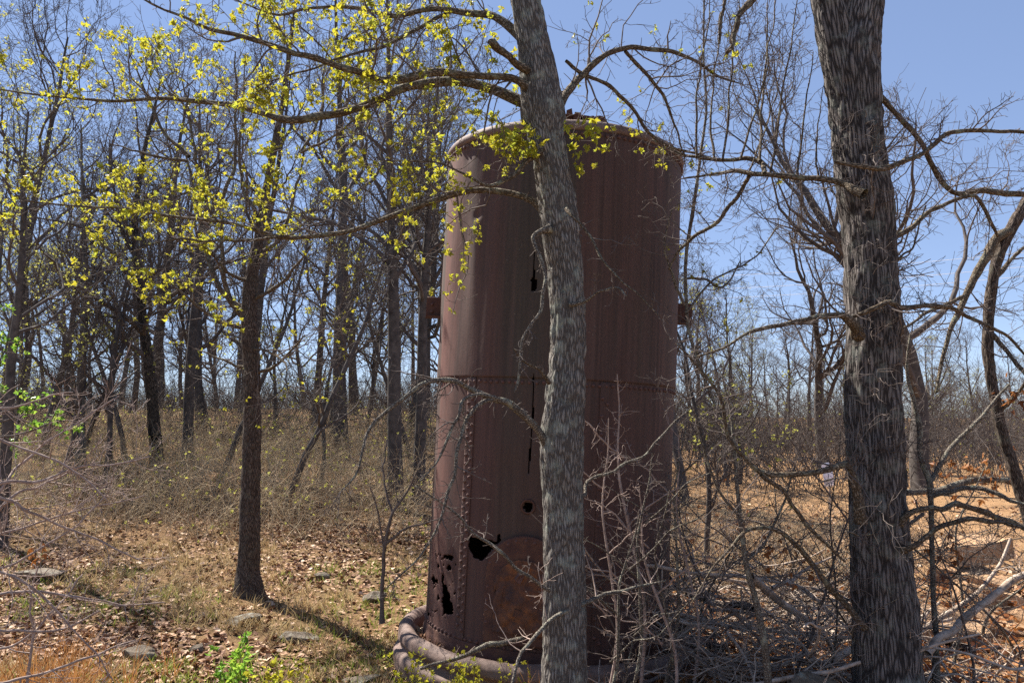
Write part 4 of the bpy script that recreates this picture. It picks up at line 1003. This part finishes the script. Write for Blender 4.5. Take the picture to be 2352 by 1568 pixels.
# ------------------------------------------------------------------ foreground saplings, shrubs, brush pile
def shrub(name, label, cat, limbs, mat, twmat, seed, part='stem', group=None, leaf=None, **kw):
    o = thing(name, label, cat, (0, 0, 0), group)
    PT, RR = limb_objs(o, limbs, mat, part, n=26, sides=6, lump=.15)
    m = MB(); rg = np.random.default_rng(seed); tp = twiggery(rg, m, PT, RR, **kw); 
    if m.n: m.obj('twigs', twmat, o, kind='stuff')
    if leaf:
        mm = MB(); s = rg.permutation(len(tp))[:leaf[1]]; add_leaf_clusters(mm, rg, tp[s], leaf[2], leaf[3]); mm.obj('leaves', MAT[leaf[0]], o, smooth=False, kind='stuff')
    return o
sh1 = [trace(q, Y) for q, Y in (
    ([(-90, 1180, 12), (0, 1107, 9), (77, 1104, 8), (116, 1095, 7), (157, 1080, 6), (219, 1069, 5), (284, 1058, 4), (346, 1047, 3)], (3.6, 3.9)),
    ([(-60, 1200, 9), (17, 1102, 7), (33, 1080, 6), (72, 1045, 6), (109, 1012, 5), (157, 982, 5), (219, 940, 4), (276, 908, 3)], (3.6, 4.0)),
    ([(-120, 950, 8), (0, 1010, 7), (42, 1028, 6), (87, 1047, 6), (136, 1065, 6), (173, 1085, 5), (197, 1106, 4), (245, 1148, 3)], (3.5, 3.6)),
    ([(-90, 950, 6), (0, 936, 5), (44, 932, 5), (92, 915, 4), (122, 904, 4), (168, 902, 3)], (3.7, 3.8)),
    ([(-60, 1230, 9), (33, 1141, 7), (87, 1117, 6), (131, 1100, 5), (170, 1080, 4), (230, 1062, 3)], (3.6, 3.9)),
    ([(-60, 1120, 9), (0, 1143, 8), (38, 1150, 8), (75, 1175, 7), (130, 1200, 6), (200, 1225, 5), (330, 1290, 3)], (3.5, 3.8)),
    ([(-60, 1250, 8), (30, 1215, 6), (120, 1190, 5), (220, 1165, 4), (330, 1140, 3)], (3.6, 3.9)),
    ([(-60, 1330, 8), (40, 1290, 6), (110, 1250, 5), (190, 1190, 4), (250, 1130, 3)], (3.6, 3.8)))]
shrub('bare_shrub', 'bare shrub with pale pinkish twigs reaching in from the left edge', 'shrub', sh1, MAT['twig_pale'], MAT['twig_pale'], 401, dens=15, l1=(.12, .5), b=4, c=2, r1=.003, spurs=5, wander=.12, rmin=.0013)
sh2 = [trace(q, Y) for q, Y in (
    ([(-60, 1380, 8), (60, 1355, 7), (160, 1365, 6), (260, 1385, 4), (380, 1380, 3)], (3.5, 3.8)),
    ([(-60, 1440, 8), (70, 1450, 6), (150, 1440, 5), (230, 1400, 3)], (3.4, 3.7)),
    ([(-80, 1575, 8), (40, 1560, 7), (140, 1535, 6), (220, 1500, 5), (310, 1470, 3)], (3.6, 3.8)),
    ([(60, 1620, 7), (70, 1500, 6), (75, 1430, 6), (68, 1380, 5), (90, 1300, 3)], (3.9, 3.9)),
    ([(-60, 1300, 7), (40, 1330, 6), (130, 1400, 5), (200, 1480, 4), (260, 1560, 3)], (3.4, 3.6)),
    ([(-60, 1500, 6), (50, 1470, 5), (140, 1380, 4), (190, 1320, 3)], (3.5, 3.7)))]
shrub('bare_shrub', 'lower bare twiggy shrub in the bottom left corner over orange sedge', 'shrub', sh2, MAT['twig_pale'], MAT['twig_pale'], 402, dens=13, l1=(.1, .45), b=4, c=2, r1=.003, spurs=5, wander=.13, rmin=.0013)
# bright green sprig
gs = [trace(q, 4.6) for q in ([(-120, 1250, 14), (-100, 1100, 12), (-60, 1000, 9), (-10, 950, 7), (40, 930, 5), (80, 905, 3)], [(-90, 1060, 8), (-30, 1015, 6), (30, 1000, 5), (80, 985, 4), (130, 965, 3), (205, 968, 2)], [(-70, 1010, 6), (-20, 900, 5), (10, 790, 4), (25, 730, 3)], [(-40, 985, 5), (10, 965, 4), (60, 950, 3), (90, 930, 2)])]
shrub('green_sapling', 'leafy bright green sapling reaching in at the left edge', 'sapling', gs, MAT['twig'], MAT['twig'], 403, leaf=('leaf_g', 420, .03, 3), dens=12, l1=(.08, .22), b=3, c=0, r1=.003, spurs=0)
# saplings and small trees among the right-hand tangle
rg = np.random.default_rng(405)
TL2 = [trace([(1768, 1640, 24), (1763, 1568, 18), (1753, 1494, 17), (1743, 1434, 16), (1728, 1359, 14), (1712, 1290, 12), (1698, 1180, 10), (1688, 1060, 8), (1676, 950, 6), (1660, 860, 4)], 4.5), trace([(1712, 1290, 8), (1760, 1240, 6), (1800, 1150, 5), (1830, 1060, 3)], (4.5, 4.7)), trace([(1700, 1190, 7), (1650, 1120, 6), (1610, 1020, 5), (1590, 930, 3)], (4.5, 4.3))]
shrub('sapling', 'pale grey-stemmed sapling rising from the brush pile between tank and right oak', 'sapling', TL2, MAT['lichen'], MAT['twig'], 406, dens=8, l1=(.1, .4), b=4, c=2, r1=.0035, spurs=14)
TL3 = [trace([(2150, 1640, 22), (2148, 1500, 14), (2140, 1400, 12), (2138, 1250, 11), (2133, 1104, 13), (2113, 1054, 12), (2113, 984, 12), (2098, 919, 10), (2080, 850, 8), (2090, 770, 5)], 5.2), trace([(2136, 1110, 12), (2143, 1094, 11), (2168, 1049, 11), (2218, 994, 10), (2268, 939, 8), (2320, 880, 5)], (5.2, 5.4)), trace([(2138, 1140, 12), (2180, 1128, 12), (2240, 1120, 12), (2300, 1140, 10), (2380, 1170, 6)], (5.2, 5.0)), trace([(2120, 1180, 8), (2090, 1200, 8), (2050, 1215, 7), (1990, 1222, 5), (1950, 1225, 3)], (5.2, 4.3))]
shrub('lichen_sapling', 'whitish lichen-covered crooked sapling just right of the right oak trunk', 'sapling', TL3, MAT['lichen'], MAT['twig'], 407, dens=8, l1=(.12, .4), b=4, c=2, r1=.004, spurs=40)
TL4 = [trace([(2130, 1500, 20), (2153, 1469, 18), (2183, 1449, 18), (2208, 1419, 18), (2268, 1374, 17), (2352, 1319, 15), (2450, 1260, 10)], (5.0, 5.4))]
shrub('fallen_limb', 'thick grey fallen limb slanting up to the right edge over the sandstone slabs', 'branch', TL4, MAT['dead'], MAT['dead'], 408, dens=5, l1=(.1, .4), b=3, c=2, r1=.005, spurs=6)
TL5 = [trace([(2080, 1130, 16), (2140, 1128, 14), (2230, 1100, 16), (2330, 1110, 14), (2430, 1140, 10)], (6.2, 6.6))]
shrub('fallen_limb', 'lichened fallen limb with brown leaves crossing behind the right oak', 'branch', TL5, MAT['lichen'], MAT['twig'], 409, dens=8, l1=(.1, .4), b=3, c=2, r1=.004, spurs=30, leaf=('leaf_brown', 40, .06, 2))
TL6 = [trace([(1700, 1050, 8), (1672, 980, 7), (1640, 930, 7), (1600, 830, 7), (1578, 760, 8), (1572, 690, 8), (1572, 600, 8), (1590, 480, 8), (1606, 380, 7), (1622, 250, 6), (1612, 100, 5), (1620, -40, 4)], (5.6, 5.6)), trace([(1572, 700, 7), (1553, 660, 7), (1538, 610, 6), (1525, 560, 4), (1545, 480, 3)], (5.5, 5.3)), trace([(1572, 640, 6), (1620, 640, 6), (1660, 660, 5), (1700, 600, 3)], (5.6, 5.7)), trace([(1575, 720, 6), (1640, 640, 5), (1720, 600, 4), (1790, 520, 3)], (5.6, 5.9))]
shrub('sapling', 'slim lichen-flecked sapling hugging the right flank of the tank', 'sapling', TL6, MAT['lichen'], MAT['twig'], 410, dens=9, l1=(.12, .5), b=4, c=2, r1=.004, spurs=20, leaf=('leaf_y', 26, .03, 3))
TL7 = [trace([(878, 1430, 16), (876, 1400, 11), (876, 1330, 10), (884, 1250, 9), (902, 1180, 7), (930, 1130, 5), (960, 1080, 3)], 6.4), trace([(884, 1250, 6), (930, 1215, 5), (975, 1200, 4), (1010, 1190, 3)], (6.4, 6.1)), trace([(882, 1260, 5), (868, 1180, 4), (850, 1120, 3)], 6.4), trace([(902, 1180, 5), (880, 1090, 4), (890, 1010, 3)], (6.4, 6.7))]
shrub('sapling', 'small bare sapling growing left of the tank base', 'sapling', TL7, MAT['twig'], MAT['twig'], 411, dens=7, l1=(.1, .35), b=3, c=2, r1=.003, spurs=6)
for k, px in enumerate(np.sort(np.concatenate([rg.uniform(1400, 2080, 27), rg.uniform(2080, 2400, 6)]))):
    Y = rg.uniform(4.9, 7.5); py0 = 955 + F * (1.9 / Y); h = rg.uniform(250, 620) * 5.5 / Y; lean = rg.normal() * 140; w0 = rg.uniform(4, 9)
    lb = [trace([(px, py0, w0), (px + lean * .25 + rg.normal() * 20, py0 - h * .35, w0 * .8), (px + lean * .7 + rg.normal() * 25, py0 - h * .7, w0 * .55), (px + lean * 1.3, py0 - h, w0 * .3)], (Y, Y + rg.normal() * .4))]
    for q in range(2):
        f0 = rg.uniform(.3, .8); lb.append(trace([(px + lean * f0, py0 - h * f0, w0 * .5), (px + lean * f0 + rg.normal() * 90, py0 - h * f0 - rg.uniform(-20, 90), w0 * .35), (px + lean * f0 + rg.normal() * 190, py0 - h * f0 - rg.uniform(-40, 200), w0 * .2)], (Y, Y + rg.normal() * .3)))
    shrub('sapling', ('thin dark' if k % 2 else 'thin pale lichened') + ' sapling in the tangle right of the tank, ' + ORD[k] + ' from the left there', 'sapling', lb, MAT['twig' if k % 2 else 'lichen'], MAT['twig'], 420 + k, group='bare saplings in the right-hand tangle', dens=7, l1=(.1, .45), b=4, c=2, r1=.003, spurs=8, wander=.2)

TB1 = [trace([(1172, 1590, 7), (1190, 1510, 8), (1215, 1470, 9), (1260, 1420, 10), (1310, 1395, 11), (1380, 1372, 10), (1450, 1345, 7), (1530, 1330, 4)], (3.85, 4.5))]
shrub('dead_branch', 'pale dead branch arching across the foot of the grey oak', 'branch', TB1, MAT['lichen'], MAT['twig_pale'], 450, part='stick', dens=7, l1=(.15, .45), b=3, c=1, r1=.004, spurs=4, wander=.16)
TB2 = [trace([(965, 1535, 7), (1060, 1505, 10), (1120, 1482, 13), (1205, 1462, 10)], (5.35, 5.4))]
shrub('dead_branch', 'lichened dead branch resting on the front of the tank base ring', 'branch', TB2, MAT['lichen'], MAT['dead'], 451, part='stick', dens=5, l1=(.1, .3), b=2, c=1, r1=.003, spurs=14, wander=.16)
for k, (px, x1, y1, Y) in enumerate(((1392, 1400, 960, 5.0), (1430, 1500, 1040, 4.8), (1470, 1420, 860, 5.2), (1515, 1585, 900, 5.1), (1550, 1470, 1120, 4.9), (1365, 1470, 1180, 4.7), (1590, 1560, 1000, 5.2))):
    y0 = 955 + F * 1.9 / Y; w0 = 7 + k % 3
    lb = [trace([(px, y0, w0), (px + (x1 - px) * .3 + 18, y0 + (y1 - y0) * .35, w0 * .9), (px + (x1 - px) * .7 - 14, y0 + (y1 - y0) * .7, w0 * .65), (x1, y1, w0 * .3)], (Y, Y - .1))]
    for q in range(3):
        f0 = .35 + .2 * q; sg = 1 if (q + k) % 2 else -1; bx, by = px + (x1 - px) * f0, y0 + (y1 - y0) * f0
        lb.append(trace([(bx, by, w0 * .55), (bx + sg * 50, by - 45, w0 * .45), (bx + sg * 105, by - 60 - 20 * q, w0 * .35), (bx + sg * 165, by - 120, w0 * .2)], (Y, Y - .25)))
    shrub('dead_sapling', 'dead sapling before the right half of the tank, ' + ORD[k] + ' from the left', 'sapling', lb, MAT['lichen' if k % 2 else 'twig_pale'], MAT['twig' if k % 2 else 'twig_pale'], 460 + k, group='dead saplings before the tank', dens=6, l1=(.1, .38), b=3, c=1, r1=.003, spurs=8, wander=.2)
# brush pile
rg = np.random.default_rng(501)
def pile_z(x, y):
    return .75 * np.exp(-((x - 1.75) / 1.1) ** 2 - ((y - 6.1) / 1.2) ** 2)
for k in range(86):
    x, y = rg.normal(1.75, .75), rg.uniform(4.75, 7.1); x = np.clip(x, .45, 3.6)
    z = float(gz(x, y)) + rg.uniform(.03, 1) * (float(pile_z(np.array(x), np.array(y))) + .12)
    a = rg.uniform(0, 6.28); L = rg.uniform(.7, 1.9); r = rg.uniform(.007, .019) if k % 5 else rg.uniform(.02, .034)
    d = np.array([[math.cos(a), math.sin(a) * .6, rg.normal() * .16]])
    c = grow(rg, np.array([[x, y, z]]) - d * L * .45, d, np.array([L]), 10, .13, -.01)
    g0 = gz(c[0, :, 0], c[0, :, 1]); c[0, :, 2] = np.maximum(c[0, :, 2], g0 + r)
    rows = np.concatenate([c[0], taper(np.array([r]), 10, .35)[0][:, None]], 1)
    shrub('dead_branch', 'bare grey dead branch tangled in the brush pile right of the tank base', 'branch', [rows], MAT['dead' if k % 4 else 'twig'], MAT['dead'], 600 + k, part='stick', group='dead branches of the brush pile', dens=4, l1=(.15, .55), b=2, c=1, r1=.0055, spurs=4, wander=.2, up=.02)
n = 650; x = rg.normal(1.9, .95, n); y = rg.uniform(4.6, 7.6, n); k = x > .35; x, y = x[k], y[k]
z = gz(x, y) + rg.random(len(x)) * (pile_z(x, y) + .1); st = np.stack([x, y, z], -1); d = rg.normal(size=st.shape) * np.array([1, .7, .35])
L = rg.uniform(.2, .8, len(x)); A = grow(rg, st, d, L, 7, .24, 0); A[:, :, 2] = np.maximum(A[:, :, 2], gz(A[:, :, 0], A[:, :, 1]) + .004); RA = taper(rg.uniform(.003, .008, len(x)), 7, .5, .002)
m = MB(); tubes(m, A, RA, 3)
i2, p2, d2, r2, t2 = sprout(rg, A, RA, np.full(len(A), 2), .2, 1, 30, 80); tubes(m, grow(rg, p2, d2, L[i2] * .35, 4, .2), taper(r2 * .6, 4, .6, .0012), 3)
tag(m.obj('brush_pile_twigs', MAT['dead'], kind='stuff'), 'mass of fine grey twigs filling the brush pile', 'twigs')

# hanging dead leaves
def leaf_bunch(label, px, py, Y, n, mat='leaf_brown', s=.045, sp=22):
    o = thing('dead_leaf_bunch', label, 'leaves', P(px, py, Y)); c0 = P(px, py, Y)
    for _ in range(n):
        q = P(px + rg.normal() * sp, py + rg.normal() * sp, Y + rg.normal() * .06) - c0
        m = MB(); m.add(*leaf_blades(rg, q[None], rg.uniform(.6, 1.2, 1) * s, 1.5)); m.obj('leaf', MAT[mat], o, smooth=False)
leaf_bunch('rust-red curled dead leaves hanging on the left shrub twigs', 92, 1275, 3.7, 12, s=.035, sp=14)
leaf_bunch('orange dead leaf bunch in the brush left of the right oak', 1775, 1262, 4.9, 16)
leaf_bunch('brown curled dead leaf bunch right of the right oak trunk', 2180, 1262, 5.3, 22, s=.05)
leaf_bunch('red-brown dead leaves on the crooked oak at the right edge', 2325, 910, 5.9, 18, s=.05)
leaf_bunch('orange dead leaves caught low in the brush pile', 1850, 1315, 4.9, 10)
leaf_bunch('brown dead leaves on the fallen limb behind the right oak', 2270, 1095, 6.4, 26, s=.055, sp=35)

# seedlings with fresh leaves
def seedling(label, px, Y, hpx, n, mat, s=.035, group=None):
    p = P(px, 955, Y); g = onground(p[0], Y); h = hpx * mpp(Y)
    st = np.repeat(g[None], n, 0) + rg.normal(size=(n, 3)) * np.array([.07, .05, 0]); d = rg.normal(size=(n, 3)) * .25; d[:, 2] = 1
    A = grow(rg, st, d, rg.uniform(.5, 1.0, n) * h, 6, .1); o = thing('seedling', label, 'plant', g, group); o.location = (0, 0, 0)
    m = MB(); tubes(m, A, taper(np.full(n, .0025), 6, .5), 4); m.obj('stem', MAT['twig'], o)
    tp = A[:, 2:].reshape(-1, 3); tp = np.repeat(tp, 2, 0) + rg.normal(size=(len(tp) * 2, 3)) * .02
    m = MB(); add_leaf_clusters(m, rg, tp, s, 2); m.obj('leaves', MAT[mat], o, smooth=False, kind='stuff')
seedling('green leafy seedling clump at bottom left of the tank', 565, 5.5, 140, 9, 'leaf_g', .05)
seedling('yellow-green seedling right beside the green leafy clump', 630, 5.45, 110, 6, 'leaf_y', .045)
for k, (px, Y) in enumerate(((935, 5.65), (965, 5.6), (1000, 5.5), (1040, 5.5), (1080, 5.35), (1130, 5.3), (1175, 5.3), (1215, 5.25), (1410, 5.1))):
    seedling('yellow-green seedling before the tank base ring, ' + ORD[k] + ' from the left', px, Y, rg.uniform(90, 160), 4, 'leaf_y', .034, 'seedlings before the base ring')
seedling('bright green seedling at the bottom edge near the lichened boulder', 1775, 4.55, 60, 4, 'leaf_g')
seedling('small green seedling at the bottom edge left of the tan stone tip', 1560, 4.7, 50, 3, 'leaf_g')
